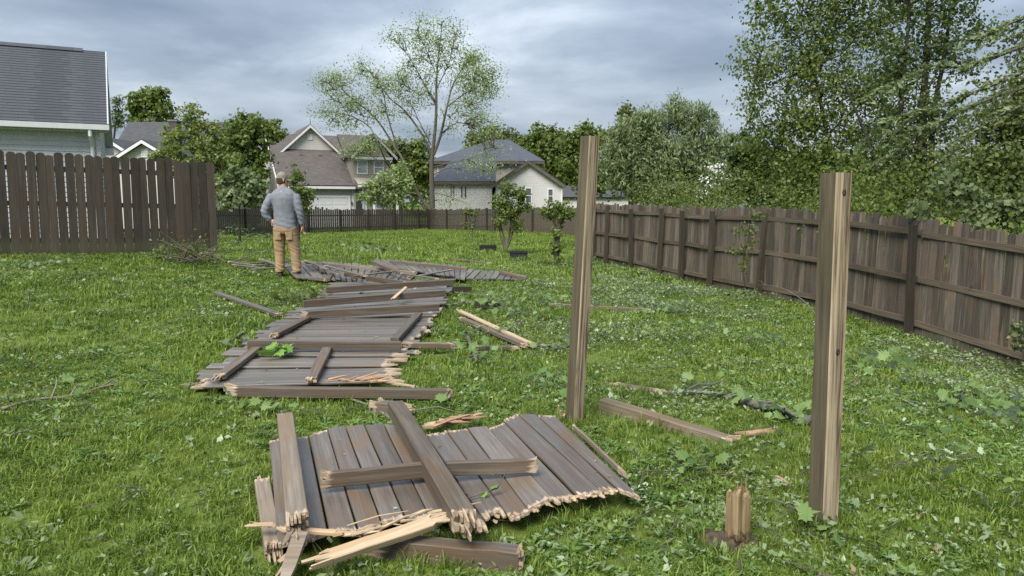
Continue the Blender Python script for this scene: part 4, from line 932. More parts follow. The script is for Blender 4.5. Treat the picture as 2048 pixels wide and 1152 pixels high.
# ---- collapsed panel in the near grass
def panel_near():
    B = [((537, 878), (556, 1100)), ((577, 874), (607, 1088)), ((617, 870), (659, 1072)), ((655, 858), (717, 1066)), ((691, 853), (769, 1058)), ((728, 849), (817, 1050)), ((767, 847), (864, 1040)), ((808, 850), (922, 1046)),
         ((848, 866), (975, 1052)), ((893, 861), (1022, 1038)), ((935, 857), (1062, 1026)), ((975, 853), (1110, 1004)), ((1008, 842), (1158, 996)), ((1038, 830), (1208, 988)), ((1073, 829), (1246, 988)), ((1110, 830), (1290, 1002))]
    o = empty('fallen_fencing', gp(860, 960), 'broken fence panel of wide wet boards lying face down in front', 'fence panel')
    o['label'] = 'wet grey fence panel with ragged splintered edge, lying closest to the stump'
    ps = []
    for i, (b, f) in enumerate(B):
        ps.append((gp(b[0], b[1], .075 + (.02 if i > 10 else 0)), gp(f[0], f[1], .095 + (.01 if i > 8 else 0))))
    for i in range(len(B) - 1):
        (b0, f0), (b1, f1) = ps[i], ps[i + 1]; gap = .0028 + R.uniform(0, .003)
        sb = (b1 - b0).normalized() * gap; sf = (f1 - f0).normalized() * gap; dz = Vector((0, 0, R.uniform(-.004, .004)))
        brk = R.uniform(.03, .07) if 8 <= i < 14 else (.06 if i >= 14 else .03)
        jb = R.uniform(-.03, .03); d_ = (f0 - b0).normalized(); jf = R.uniform(-.06, .03); tl = Vector((0, 0, R.uniform(-.004, .004)))
        plank4('board', b0 + sb + dz + d_ * jb, b1 - sb + dz + d_ * jb, f0 + sf + dz + d_ * jf + tl, f1 - sf + dz + d_ * jf - tl, .019, M['panel'], R.choice((0, .03, .02)) if i not in (3, 4, 5) else 0, brk, o, strips=R.choice((4, 6, 9)), jag=.4)
    pk('rail', 630, 947, .12, 858, 924, .125, .042, .075, 'rail', .05, 0, o, foot=False)
    pk('rail', 893, 923, .125, 1076, 918, .12, .042, .072, 'rail', 0, .01, o, foot=False)
    splinters(o, gp(985, 1040, .09), gp(1100, 1008, .09), 14, .05, spread=.02, dirv=(.25, -1, .0))
    splinters(o, gp(1100, 1003, .1), gp(1235, 985, .1), 18, .05, spread=.02, dirv=(.3, -1, .0))
panel_near()
def loose(name, label, cat, *a, group=None, **kw): return tag(pk(name, *a, **kw), label, cat, group)
# posts and splintered pieces around it
o = loose('broken_post', 'tan squared post lying across the wet panel, its lower end burst into splinters', 'post', 570, 826, .15, 598, 1060, .13, .092, .075, 'tan', 0, .16, foot=False, strips=6)
splinters(o, gp(590, 1060, .17), gp(612, 1068, .15), 4, .34, 'tan', .02, (-.22, -1, -.4), 'splinters', .014)
splinters(o, gp(600, 1075, .13), gp(608, 1090, .1), 4, .26, 'fresh', .02, (-.35, -1, -.3), 'splinters', .011)
o = loose('fallen_post', 'long grey brown post lying slantwise over the wet panel', 'post', 791, 802, .13, 945, 1048, .135, .10, .088, 'rail', 0, .13, foot=False, strips=7)
splinters(o, gp(925, 1030, .17), gp(965, 1050, .15), 8, .16, 'fresh', .03, (.3, -1, -.3), 'splinters', .009)
o = loose('split_plank', 'pale freshly split plank lying across the front of the wet panel', 'plank', 596, 1128, .07, 905, 1026, .14, .06, .035, 'fresh', .12, .10, foot=False, strips=5, roll=.35)
splinters(o, gp(640, 1085, .12), gp(850, 1040, .13), 16, .3, 'fresh', .05, (1, .25, .02), 'splinters', .007)
loose('broken_rail', 'thick dark wet rail under the pale split plank', 'rail', 715, 1068, .0, 1050, 1098, .0, .085, .085, 'rail', .1, .02, cut=.2)
loose('broken_post', 'short grey broken post beside the tan splintered post', 'post', 523, 952, .02, 552, 1112, .01, .075, .06, 'tan', .04, .12)
o = loose('split_plank', 'pale splintered strip poking out from under the tan post', 'plank', 527, 1050, .11, 735, 1068, .13, .03, .02, 'fresh', .1, .14, foot=False, strips=4)
splinters(o, gp(530, 1052, .12), gp(560, 1054, .12), 8, .12, 'fresh', .015, (-1, 0, .05), 'splinters', .005)
o = loose('split_plank', 'reddish splintered plank lying behind the slanting post', 'plank', 836, 852, .03, 948, 832, .05, .085, .025, 'fresh', .08, .16, strips=5)
splinters(o, gp(840, 856, .07), gp(930, 838, .07), 18, .22, 'red_fresh', .04, (1, .3, .05), 'splinters', .009)
loose('splinter_piece', 'upright sliver of split wood at the foot of the leaning post', 'wood sliver', 1116, 797, .18, 1131, 842, .0, .035, .02, 'fresh', .14, 0, foot=False, strips=3)
loose('wood_strip', 'ragged pale edge strip along the wet panel side', 'wood strip', 1140, 842, .06, 1268, 962, .08, .018, .03, 'tan', .08, .2, strips=3, foot=False)

# ---- long collapsed stretch running towards the man
def resample(pts, n):
    P = [Vector(p) for p in pts]; d_ = [0]
    for a, b in zip(P[:-1], P[1:]): d_.append(d_[-1] + (b - a).length)
    out = []
    for i in range(n + 1):
        s = d_[-1] * i / n; k = max(j for j in range(len(d_)) if d_[j] <= s + 1e-9); k = min(k, len(P) - 2)
        out.append(P[k].lerp(P[k + 1], (s - d_[k]) / max(1e-9, d_[k + 1] - d_[k])))
    return out
def strip_panel(label, left, right, n, hz, brkR=None, brkL=None, mat='panel_far', cat='fence panel', gap=.007):
    Lp = resample([gp(x, y, hz(y)) for x, y in left], n); Rp = resample([gp(x, y, hz(y)) for x, y in right], n)
    o = empty('fallen_fencing', (Lp[0] + Rp[-1]) / 2 - Vector((0, 0, .1)), label, cat)
    for i in range(n):
        ax = (Rp[i] - Lp[i]).normalized(); ja, jb = R.uniform(-.09, .05), R.uniform(-.06, .08)
        g0 = (Lp[i + 1] - Lp[i]).normalized() * gap; g1 = (Rp[i + 1] - Rp[i]).normalized() * gap; dz = Vector((0, 0, R.uniform(-.011, .011)))
        b0 = brkL(i) if brkL else 0; b1 = brkR(i) if brkR else 0
        plank4('board', Lp[i] + g0 + ax * ja + dz, Lp[i + 1] - g0 + ax * ja + dz, Rp[i] + g1 + ax * jb + dz, Rp[i + 1] - g1 + ax * jb + dz, .019, M[mat], b0, b1, o, strips=5)
    return o
o = strip_panel('grey fence panel with a green maple sprig and two short rails on it', [(378, 776), (420, 738), (468, 703), (497, 682)], [(792, 762), (808, 738), (822, 712), (833, 690)], 11, lambda y: .085, lambda i: .16 if i < 8 else .04, lambda i: .08 if i < 2 else 0)
pk('rail', 517, 690, .10, 428, 757, .10, .085, .04, 'rail', 0, .14, o, foot=False); pk('rail', 657, 688, .10, 621, 757, .10, .085, .042, 'rail', 0, .03, o, foot=False)
o = strip_panel('wide grey fence panel between two dark cross rails', [(494, 684), (520, 667), (560, 640), (604, 618)], [(836, 686), (850, 660), (866, 634), (880, 612)], 15, lambda y: .09, lambda i: .03 if i % 3 else 0)
pk('rail', 631, 624, .11, 546, 667, .11, .085, .04, 'rail', 0, .02, o, foot=False); pk('rail', 838, 624, .11, 789, 676, .11, .085, .042, 'rail', 0, 0, o, foot=False)
o = strip_panel('upper grey fence panel carrying three dark rails near the man', [(604, 617), (622, 602), (650, 583), (668, 566)], [(880, 611), (889, 596), (897, 580), (906, 558)], 17, lambda y: .10, None)
pk('rail', 606, 601, .14, 890, 580, .16, .042, .085, 'rail', 0, 0, o, foot=False); pk('rail', 652, 574, .14, 905, 559, .17, .042, .085, 'rail', 0, 0, o, foot=False)
o = loose('cross_rail', 'dark rail with a pale broken end lying across the grey panels', 'rail', 496, 680, .11, 802, 683, .11, .05, .085, 'rail', 0, .0, foot=False)
o = loose('split_plank', 'pale broken length reaching out past the cross rail', 'plank', 795, 684, .10, 936, 687, .02, .09, .05, 'tan', .1, .2, strips=5)
loose('broken_rail', 'greyish rail half hidden in leaves past the pale broken length', 'rail', 940, 690, .0, 1042, 693, .0, .08, .04, 'rail', .05, .06)
loose('cross_rail', 'dark rail lying over the join of the wide and upper panels', 'rail', 601, 623, .12, 877, 607, .14, .045, .088, 'rail', .03, 0, foot=False)
loose('front_rail', 'long grey rail along the near edge of the maple sprig panel', 'rail', 440, 772, .03, 905, 778, .03, .07, .075, 'rail', .1, .03, cut=.3)
o = loose('split_plank', 'pale wedge of split board beside the long grey rail', 'plank', 740, 755, .11, 842, 768, .09, .12, .018, 'fresh', .1, .2, foot=False, strips=4)
splinters(o, gp(640, 762, .12), gp(760, 764, .12), 18, .25, 'red_fresh', .03, (1, .1, .02), 'splinters', .008)
loose('post_stub', 'short weathered block at the head of the slanting post', 'post stub', 742, 800, .0, 828, 812, .0, .11, .085, 'rail', .06, .1)
loose('split_plank', 'thin pale splinter resting on the upper panel rails', 'wood sliver', 815, 571, .26, 784, 598, .22, .05, .015, 'fresh', .14, .08, foot=False, strips=3)
o = empty('bark_scrap', gp(395, 772), 'pale torn board corner at the tip of the maple sprig panel', 'wood scrap')
pk('board', 380, 772, .03, 432, 768, .05, .10, .015, 'fresh', .08, .08, o); splinters(o, gp(378, 772, .05), gp(440, 766, .07), 12, .14, 'tan', .04, (-1, -.2, 0), 'splinters', .007)

# ---- far heap by the man
o = strip_panel('far grey panel lying beside the man with a pale edge rail', [(566, 530), (620, 523), (700, 526), (780, 534), (838, 543)], [(590, 556), (640, 556), (700, 560), (760, 566), (812, 568)], 20, lambda y: .08, None)
pk('rail', 596, 521, .10, 832, 543, .10, .04, .05, 'tan', .02, .02, o, foot=False); pk('rail', 690, 544, .11, 812, 563, .11, .045, .07, 'rail', .0, .02, o, foot=False)
o = strip_panel('far grey panel with dark slats nearest the planter boxes', [(748, 519), (800, 521), (870, 527), (934, 533)], [(786, 536), (830, 542), (890, 551), (930, 558)], 14, lambda y: .10, None)
pk('rail', 780, 520, .12, 935, 536, .12, .04, .05, 'rail', 0, 0, o, foot=False)
o = strip_panel('narrow far panel end poking out towards the twin shrubs', [(936, 539), (990, 542), (1054, 550)], [(915, 556), (980, 558), (1046, 559)], 9, lambda y: .07, None)
pk('rail', 1000, 541, .08, 1054, 553, .08, .04, .06, 'rail', 0, 0, o, foot=False)
loose('fallen_rail', 'dark rail slanting down across the far grey panel', 'rail', 746, 521, .22, 822, 551, .14, .09, .05, 'rail', 0, .03, foot=False)
loose('fallen_rail', 'short dark block standing on the far grey panel', 'wood block', 640, 523, .12, 645, 537, .12, .09, .06, 'rail', 0, 0, foot=False)
o = empty('corner_piece', gp(650, 556), 'broken corner of two short rails beside the man', 'wood corner')
pk('rail', 620, 553, .05, 655, 557, .05, .08, .05, 'rail', 0, .02, o); pk('rail', 655, 556, .056, 669, 540, .056, .08, .05, 'rail', 0, 0, o, foot=False)
for i, (a, lab) in enumerate([((470, 527, 590, 520), 'thin grey stick fanned out behind the man, farthest back'), ((480, 532, 570, 525), 'grey stick lying across the fanned sticks behind the man'), ((462, 528, 540, 536), 'grey stick reaching towards the brush heap'), ((500, 538, 600, 531), 'long grey slat just behind the man'), ((520, 517, 560, 530), 'short grey slat crossing the fanned sticks'), ((610, 520, 680, 548), 'thin dark slat sloping onto the far panel'), ((700, 552, 790, 541), 'grey slat lying across the middle of the far panel'), ((835, 551, 905, 538), 'grey slat crossing the panel nearest the planters'), ((455, 522, 515, 530), 'grey slat ending in the brush heap'), ((650, 530, 735, 552), 'grey slat sloping down behind the wood corner'), ((800, 545, 880, 557), 'grey slat lying just above the topmost rail')]):
    loose('broken_lath', lab, 'slat', a[0], a[1], .05 + .02 * i, a[2], a[3], .06 + .02 * i, .07, .02, 'panel_far', .05, .06, group='slats behind the man', foot=False)
loose('fallen_rail', 'lone grey rail lying on open grass near the man', 'rail', 432, 583, .02, 560, 627, .02, .085, .04, 'panel_far', 0, .04)
o = loose('split_plank', 'pale split board propped on the leaf litter', 'plank', 913, 617, .10, 1066, 687, .04, .06, .025, 'fresh', .12, .08, foot=False, strips=4)
loose('broken_rail', 'brown underside half of the split board', 'rail', 918, 632, .05, 1056, 690, .02, .07, .04, 'rail', .1, .06)
loose('thin_rail', 'pale thin rail lying behind the leaning post', 'rail', 1096, 606, .02, 1302, 618, .02, .06, .05, 'tan', .1, .02, cut=1)
loose('timber', 'heavy squared timber sinking into the grass between the two posts', 'timber', 1206, 797, .01, 1478, 880, -.06, .10, .095, 'weathered', 0, .06)
o = loose('split_plank', 'orange split chip beyond the tip of the heavy timber', 'wood chip', 1458, 868, .02, 1547, 858, .04, .05, .02, 'red_fresh', .12, .05, strips=4)
loose('split_plank', 'flat pale board half buried behind the heavy timber', 'plank', 1218, 764, .01, 1335, 783, .0, .09, .02, 'weathered', .06, .08)
for i, (a, lab) in enumerate([((905, 573, 942, 573), 'dark block end sticking out by the upper panel'), ((950, 602, 1000, 603), 'dark block in the leafy branches')]):
    loose('wood_block', lab, 'wood block', a[0], a[1], .02, a[2], a[3], .02, .1, .09, 'fence_post', 0, 0, group='dark blocks beside the panels')
loose('dark_lath', 'long dark slat lying on the far lawn beyond the panels', 'slat', 880, 514, .03, 985, 526, .03, .12, .03, 'rail', .1, .1)
loose('wood_sliver', 'tan sliver in the grass behind the stump', 'wood sliver', 1546, 948, .02, 1580, 968, .02, .03, .012, 'red_fresh', .08, .03)

# ---- standing posts
def standing_post(label, base, top, rot, wdt=.092):
    p = gp(*base); d = ray(*top); Yt = p.y + .0; q = at(top[0], top[1], Yt); ax = (q - p).normalized()
    o = empty('fence_post', p, label, 'post')
    p = p - ax * .15; L = (q - p).length
    x = ax; u = Quaternion(ax, rot) @ ax.cross(Vector((0, 1, 0))).normalized(); v = x.cross(u); h = wdt / 2; mb = MB(); n = 10; k = 0; c = .006
    prof = [(-h + c, -h), (h - c, -h), (h, -h + c), (h, h - c), (h - c, h), (-h + c, h), (-h, h - c), (-h, -h + c)]
    for i in range(n + 1):
        s = L * i / n; wv = R.uniform(-.001, .001)
        for a, b in prof: mb.v.append((s, a * (1 + wv), b * (1 + wv)))
    for i in range(n):
        for j in range(8):
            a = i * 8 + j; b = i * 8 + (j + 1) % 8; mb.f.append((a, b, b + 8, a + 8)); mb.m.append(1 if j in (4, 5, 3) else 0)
    mb.f.append(tuple(reversed(range(8)))); mb.f.append(tuple(n * 8 + i for i in range(8))); mb.m += [0, 0]
    Mx = Matrix(((x.x, u.x, v.x, p.x), (x.y, u.y, v.y, p.y), (x.z, u.z, v.z, p.z), (0, 0, 0, 1)))
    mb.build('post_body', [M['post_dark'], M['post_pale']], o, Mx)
    return o, Mx, L
PO1 = standing_post('leaning bare fence post with a pale grained side by the wet panel', (1148, 850), (1180, 273), math.radians(38), .094)
PO2 = standing_post('upright bare fence post with a round knot near its top', (1645, 1048), (1672, 346), math.radians(25), .1)
def knot(po, s, side, r=.013):
    o, Mx, L = po; mb = MB(); h = .0502
    for k_, (a, b) in enumerate(((r, r * .62), (r * .6, r * .3))):
        ring = []
        for i in range(14):
            an = 2 * PI * i / 14; ring.append((a * 1.25 * math.cos(an), a * math.sin(an)))
        ri = [(x * b / a, y * b / a) for x, y in ring]; n = len(mb.v)
        mb.v += [(L - s + x, side[0] * h * 1.01 + (0 if side[0] else y), side[1] * h * 1.01 + (0 if side[1] else y)) for x, y in ring]
        mb.v += [(L - s + x, side[0] * (h + .002) + (0 if side[0] else y), side[1] * (h + .002) + (0 if side[1] else y)) for x, y in ri]
        for i in range(14): j = (i + 1) % 14; mb.f.append((n + i, n + j, n + 14 + j, n + 14 + i)); mb.m.append(0)
    mb.build('knot', M['rot'], o, Mx, True)
knot(PO2, .09, (0, 1)); knot(PO2, .82, (0, 1), .013)

# ---- stump
def stump():
    p = gp(1474, 1084); o = empty('post_stump', p, 'splintered stump of a snapped post in bare soil', 'stump')
    mb = MB(); n = 4; h = .05; rot = .5
    h = .038; cx_ = [-h, -.02, -.003, .016, h]; cy_ = [-h, -.016, .006, .022, h]
    for i in range(4):
        for j in range(4):
            x0, x1, y0, y1 = cx_[i], cx_[i + 1], cy_[j], cy_[j + 1]; z = .232 + .12 * (x0 + x1) / 2 - .15 * (y0 + y1) / 2 + R.uniform(-.022, .022); t_ = R.uniform(.5, .98); cx, cy = x0 + (x1 - x0) * R.uniform(.2, .8), y0 + (y1 - y0) * R.uniform(.2, .8); zz = z - R.uniform(.012, .03)
            lo = [(x0, y0), (x1, y0), (x1, y1), (x0, y1)]; hi = [(cx + (x - cx) * t_, cy + (y - cy) * t_) for x, y in lo]; e_ = .0003
            mb.hexa([(a - e_ * (1 if a == x1 else -1), b - e_ * (1 if b == y1 else -1), -.05) for a, b in lo] + [(a, b, zz) for a, b in lo]); mb.hexa([(*a, zz) for a in lo] + [(a, b, z + R.uniform(-.012, .012)) for a, b in hi])
    for x, y, z in ((-h + .006, -.022, .295), (-.014, -h + .005, .28), (h - .005, -.010, .315), (h - .006, .016, .285), (.008, h - .006, .27)):
        mb.hexa([(x - .006, y - .004, .12), (x + .006, y - .004, .12), (x + .006, y + .004, .12), (x - .006, y + .004, .12), (x - .001, y - .001, z), (x + .002, y - .001, z - .01), (x + .001, y + .001, z - .004), (x - .001, y + .001, z)])
    rot4 = Matrix.Translation(p) @ Matrix.Rotation(rot, 4, 'Z')
    me = MB(); me.v = [(z, x, y) for x, y, z in mb.v]; me.f = mb.f; me.m = mb.m
    Mx = rot4 @ Matrix(((0, 1, 0, 0), (0, 0, 1, 0), (1, 0, 0, 0), (0, 0, 0, 1)))
    st = me.build('stump_wood', M['stump_wood'], o, Mx); st['kind'] = 'stuff'
    # soil mound
    so = MB(); nr, ns = 6, 26; so.v.append((-.06, 0, .02))
    for i in range(1, nr + 1):
        for j in range(ns):
            a = 2 * PI * j / ns; r_ = .125 * i / nr * (1 + .18 * math.sin(3 * a + 1) + .1 * math.sin(7 * a)); x, y = r_ * math.cos(a) * 1.25 - .06, r_ * math.sin(a)
            z = .014 * (1 - (i / nr) ** 2) + R.uniform(-.012, .012) + g(p.x + x, p.y + y) - p.z + (.004 if i < nr else -.03); so.v.append((x, y, z))
    for j in range(ns): so.f.append((0, 1 + j, 1 + (j + 1) % ns)); so.m.append(0)
    for i in range(nr - 1):
        for j in range(ns):
            a = 1 + i * ns + j; b = 1 + i * ns + (j + 1) % ns; so.f.append((a, a + ns, b + ns, b)); so.m.append(0)
    so.build('soil', M['soil'], o, Matrix.Translation(p), True)
    NO_GRASS.append([(p.x - .15, p.y - .08), (p.x + .06, p.y - .08), (p.x + .06, p.y + .06), (p.x - .15, p.y + .06)])
stump()
st = MB(); a_ = gp(1478, 1118, .05); st.tube([a_, gp(1484, 1165, .0)], [.006, .007], 5); tag(st.build('stick', M['bark_dark']), 'dark stub of a stick poking up in front of the stump', 'stick')

# ---- planter boxes
def planter(px, py, wpx, label):
    p = gp(px, py); w_ = wpx * p.y / F / 2; o = empty('planter_box', p, label, 'planter', 'planter boxes on the far lawn')
    hgt = .22; t_ = .025; mb = MB()
    mb.box(-w_, w_, -.16, -.16 + t_, -.02, hgt); mb.box(-w_, w_, .16 - t_, .16, -.02, hgt); mb.box(-w_, -w_ + t_, -.16 + t_, .16 - t_, -.02, hgt); mb.box(w_ - t_, w_, -.16 + t_, .16 - t_, -.02, hgt)
    mb.build('shell', M['black_plastic'], o, Matrix.Translation(p)); rm = MB(); rm.box(-w_ - .012, w_ + .012, -.175, -.162, hgt - .05, hgt + .004); rm.build('rim', M['black_plastic'], o, Matrix.Translation(p))
    so = MB(); so.box(-w_ + t_, w_ - t_, -.16 + t_, .16 - t_, 0, hgt - .04); so.build('soil', M['soil'], o, Matrix.Translation(p))
planter(976, 503, 33, 'black planter box at the foot of the tall stemmed shrub'); planter(1037, 517, 36, 'black planter box standing alone nearer the panels')

# ------------------------------------------------------------------ storm branches
def maple_leaf(sz=1.0, curl=.15):
    pts = [(0, 0), (.10, .04), (.34, -.06), (.30, .10), (.52, .26), (.40, .32), (.44, .52), (.24, .50), (.20, .62), (.10, .56), (0, .95)]
    full = pts + [(-x, y) for x, y in reversed(pts[1:-1])]; out = [(0, .38, 0)]
    for x, y in full: out.append((x * sz, (y) * sz, curl * sz * (x * x * 1.2 - .25 * (y - .4) ** 2) + R.uniform(-.02, .02) * sz))
    out[0] = (0, .38 * sz, .03 * sz); n = len(full); return out, [(0, 1 + i, 1 + (i + 1) % n) for i in range(n)]
def put_leaf(mb, p, sz, tilt=.5):
    v, f = maple_leaf(sz, R.uniform(-.5, .6)); q = Quaternion((0, 0, 1), R.uniform(0, 2 * PI)) @ Quaternion((1, 0, 0), R.uniform(-tilt, tilt)) @ Quaternion((0, 1, 0), R.uniform(-tilt, tilt)); k = len(mb.v)
    for x in v: c = q @ Vector(x) + Vector(p); mb.v.append(tuple(c))
    for t_ in f: mb.f.append(tuple(k + i for i in t_)); mb.m.append(0)
def branch(name, label, pts, r0, r1, nleaf=0, leaf='leaf_silver', lsz=.09, twigs=3, h=.015, group='branches torn down over the lawn', spread=.16, bark='log_bark'):
    P = smooth_line([gp(x, y, h + r0 + (pt[0] if pt else 0)) for x, y, *pt in pts], 4)
    o = empty(name, P[0] - Vector((0, 0, r0 + h)), label, 'branch', group); n = len(P); mb = MB()
    mb.tube(P, [r0 + (r1 - r0) * i / (n - 1) for i in range(n)], 7); tips = list(P)
    mb.build('stem', M[bark], o, None, True); T = MB()
    for i in range(twigs):
        a = P[R.randrange(n // 4, n)]; d_ = (P[-1] - P[0]).normalized(); s = d_.cross(Vector((0, 0, 1))) * R.choice((-1, 1)); e = a + (d_ * R.uniform(.3, 1) + s * R.uniform(.3, .9) + Vector((0, 0, R.uniform(0, .25)))) * R.uniform(.15, .45)
        e.z = max(e.z, g(e.x, e.y) + .02); c = curve_pts(a, e, 3, .05, .06); T.tube(c, [r1 * .8, r1 * .6, r1 * .45, r1 * .25], 4, cap=False); tips += c[1:]
    if twigs: k = T.build('twigs', M[bark], o, None, True); k['kind'] = 'stuff'
    if nleaf:
        lb = MB()
        for i in range(nleaf):
            c = R.choice(tips[len(tips) // 4:]) + Vector((R.gauss(0, spread), R.gauss(0, spread), 0)); c.z = max(g(c.x, c.y) + .03, c.z) + R.uniform(0, .07); put_leaf(lb, c, lsz * R.uniform(.6, 1.35), .9)
        k = lb.build('leaves', M[leaf], o); k['kind'] = 'stuff'
    return o
branch('fallen_log', 'thick lichen grey limb lying behind the upright post', [(1468, 797), (1520, 812), (1570, 826), (1620, 842)], .028, .036, 26, twigs=5)
branch('fallen_branch', 'thin dark limb leading from the pale board to the thick limb', [(1335, 786), (1380, 784), (1430, 788), (1470, 797)], .014, .018, 14, twigs=4)
branch('fallen_branch', 'curved pale branch among silver leaves near the fence end', [(1835, 735), (1880, 752), (1925, 780), (1958, 812)], .012, .02, 40, twigs=6)
branch('fallen_branch', 'grey branch running out at the picture edge below the vine', [(1935, 806), (1985, 826), (2050, 850)], .016, .011, 30, twigs=5)
branch('fallen_branch', 'forked branch pointing away from the upright post, upper prong', [(1788, 800), (1850, 806), (1905, 813)], .007, .012, 14, twigs=3)
branch('fallen_branch', 'forked branch pointing away from the upright post, lower prong', [(1812, 836), (1855, 817), (1905, 813)], .006, .012, 12, twigs=3)
branch('fallen_branch', 'long thin branch lying mid lawn between the two posts', [(1290, 660), (1350, 657), (1430, 668), (1500, 674), (1570, 686)], .012, .007, 46, twigs=8)
branch('bent_stem', 'bent leafy stem arching up towards the board fence', [(1655, 680, .05), (1640, 640, .2), (1605, 600, .35), (1560, 575, .45), (1515, 570, .35)], .011, .006, 0, twigs=2)
branch('fallen_branch', 'leafy silver branch behind the pale split board', [(890, 612), (940, 606), (1000, 615), (1060, 630)], .022, .012, 90, twigs=9, spread=.22)
branch('fallen_branch', 'leafy branch with upturned pale leaves by the panel side', [(905, 585), (960, 590), (1030, 598), (1090, 612)], .018, .01, 80, twigs=9, spread=.25)
branch('fallen_branch', 'short lichen covered stick under the pale broken length', [(935, 672), (945, 698), (953, 722)], .022, .016, 16, twigs=3)
branch('fallen_branch', 'dark stick continuing from the split board tip', [(1060, 688), (1092, 692), (1132, 696)], .022, .014, 12, twigs=2)
branch('fallen_branch', 'grey twig lying against the short weathered block', [(640, 785), (690, 795), (740, 812), (785, 838)], .008, .012, 3, twigs=4)
branch('fallen_twig', 'thin twig in the grass beside the tan post head', [(410, 777), (460, 800), (520, 806), (565, 800)], .006, .004, 5, twigs=3)
branch('fallen_twig', 'thin twig running down to the tan post head', [(515, 806), (540, 818), (560, 835)], .005, .004, 2, twigs=1)
branch('fallen_branch', 'long pale peeled branch on the open grass', [(5, 818), (70, 800), (140, 792), (235, 765)], .013, .009, 6, twigs=5, bark='tan')
branch('fallen_twig', 'dark twig in the grass behind the stump', [(1270, 945), (1330, 932), (1395, 936), (1440, 948)], .005, .004, 5, twigs=3, bark='bark_dark')
branch('fallen_twig', 'crossing dark twig behind the stump', [(1320, 972), (1370, 962), (1430, 938)], .005, .004, 4, twigs=2, bark='bark_dark')
branch('fallen_branch', 'dark stick beside the foot of the upright post', [(1590, 1062), (1625, 1068), (1662, 1076)], .007, .006, 3, twigs=1, bark='bark_dark')
branch('fallen_branch', 'dark forked twig in the grass by the upright post', [(1790, 890), (1820, 905), (1862, 925)], .006, .005, 8, twigs=3, bark='bark_dark')
branch('fallen_twig', 'dark twig standing in the grass near the picture edge', [(1918, 960), (1925, 985), (1945, 1025)], .005, .004, 6, twigs=3, bark='bark_dark')
branch('fallen_branch', 'leafy twig heap on the lawn before the dark fence', [(10, 540), (60, 532), (110, 528)], .012, .006, 60, 'leaf_pale', .08, twigs=7, spread=.2)
branch('fallen_branch', 'small leafy tangle on the lawn under the dark fence', [(130, 560), (160, 552), (200, 548)], .01, .006, 50, 'leaf_mid', .07, twigs=7, spread=.2)
branch('fallen_branch', 'leafy green sprig lying on the far lawn near the man', [(660, 500), (690, 492), (730, 505)], .015, .008, 70, 'leaf_pale', .13, twigs=6, spread=.25)
branch('fallen_branch', 'dark leafy tangle beside the lone grey rail', [(520, 600), (560, 608), (590, 602)], .012, .007, 50, 'leaf_olive', .11, twigs=5, spread=.2)
branch('fallen_branch', 'broken leafy limb along the foot of the board fence', [(1380, 585), (1440, 596), (1520, 612)], .014, .008, 80, 'leaf_mid', .08, twigs=8, spread=.3)
branch('fallen_branch', 'leafy silver sprig on the lawn below the hidden fence post', [(1290, 625), (1330, 622), (1372, 630)], .01, .006, 50, twigs=6, spread=.22, lsz=.12)
branch('fallen_branch', 'leafy sprig with silver leaves next to the upright post', [(1700, 700), (1745, 720), (1790, 760)], .01, .006, 46, twigs=6, spread=.22, lsz=.12)
branch('fallen_branch', 'silver leaved sprig past the forked branch', [(1960, 790), (1990, 815), (2030, 830)], .01, .006, 30, twigs=4, spread=.16, lsz=.13)
branch('fallen_branch', 'leafy sprig in the grass below the leaning post', [(1040, 770), (1065, 765), (1100, 772)], .008, .005, 26, twigs=4, spread=.12, lsz=.1)
def sprig(label, px, py, h, n, sz, mat='leaf_bright'):
    p = gp(px, py, h); o = empty('leaf_sprig', p, label, 'leaf sprig', 'green maple sprigs on the panels'); s = MB(); s.tube([p + Vector((-.14, -.05, .01)), p + Vector((0, 0, .04)), p + Vector((.05, .1, .1))], [.004, .004, .002], 5); s.build('stem', M['bark'], o, None, True)
    for i in range(n):
        mb = MB(); put_leaf(mb, p + Vector((R.uniform(-.12, .12), R.uniform(-.14, .10), R.uniform(.02, .10))), sz * R.uniform(.75, 1.2), .7); mb.build('leaf', M[mat], o)
sprig('bright green maple sprig lying on the grey panel', 560, 712, .10, 9, .17); sprig('paler maple sprig lying at the grey panel edge', 468, 688, .06, 6, .13, 'leaf_pale'); sprig('tiny green sprig lying on the near wet boards', 995, 992, .10, 3, .045)
# ------------------------------------------------------------------ the man
from mathutils import noise as mnoise
def loft(mb, rings, sides=20):
    """rings: (centre, rx, ry, axis u, axis v)"""
    k0 = len(mb.v)
    for c, rx, ry, u, v in rings:
        for s in range(sides):
            a = 2 * PI * s / sides; p = Vector(c) + u * (rx * math.cos(a)) + v * (ry * math.sin(a)); mb.v.append(tuple(p))
    for i in range(len(rings) - 1):
        for s in range(sides):
            a = k0 + i * sides + s; b = k0 + i * sides + (s + 1) % sides; mb.f.append((a, b, b + sides, a + sides)); mb.m.append(0)
    mb.f.append(tuple(k0 + s for s in reversed(range(sides)))); mb.f.append(tuple(k0 + (len(rings) - 1) * sides + s for s in range(sides))); mb.m += [0, 0]
UX, UY = Vector((1, 0, 0)), Vector((0, 1, 0))
def hl(mb, rows): loft(mb, [((x, y, z), rx, ry, UX, UY) for x, y, z, rx, ry in rows])
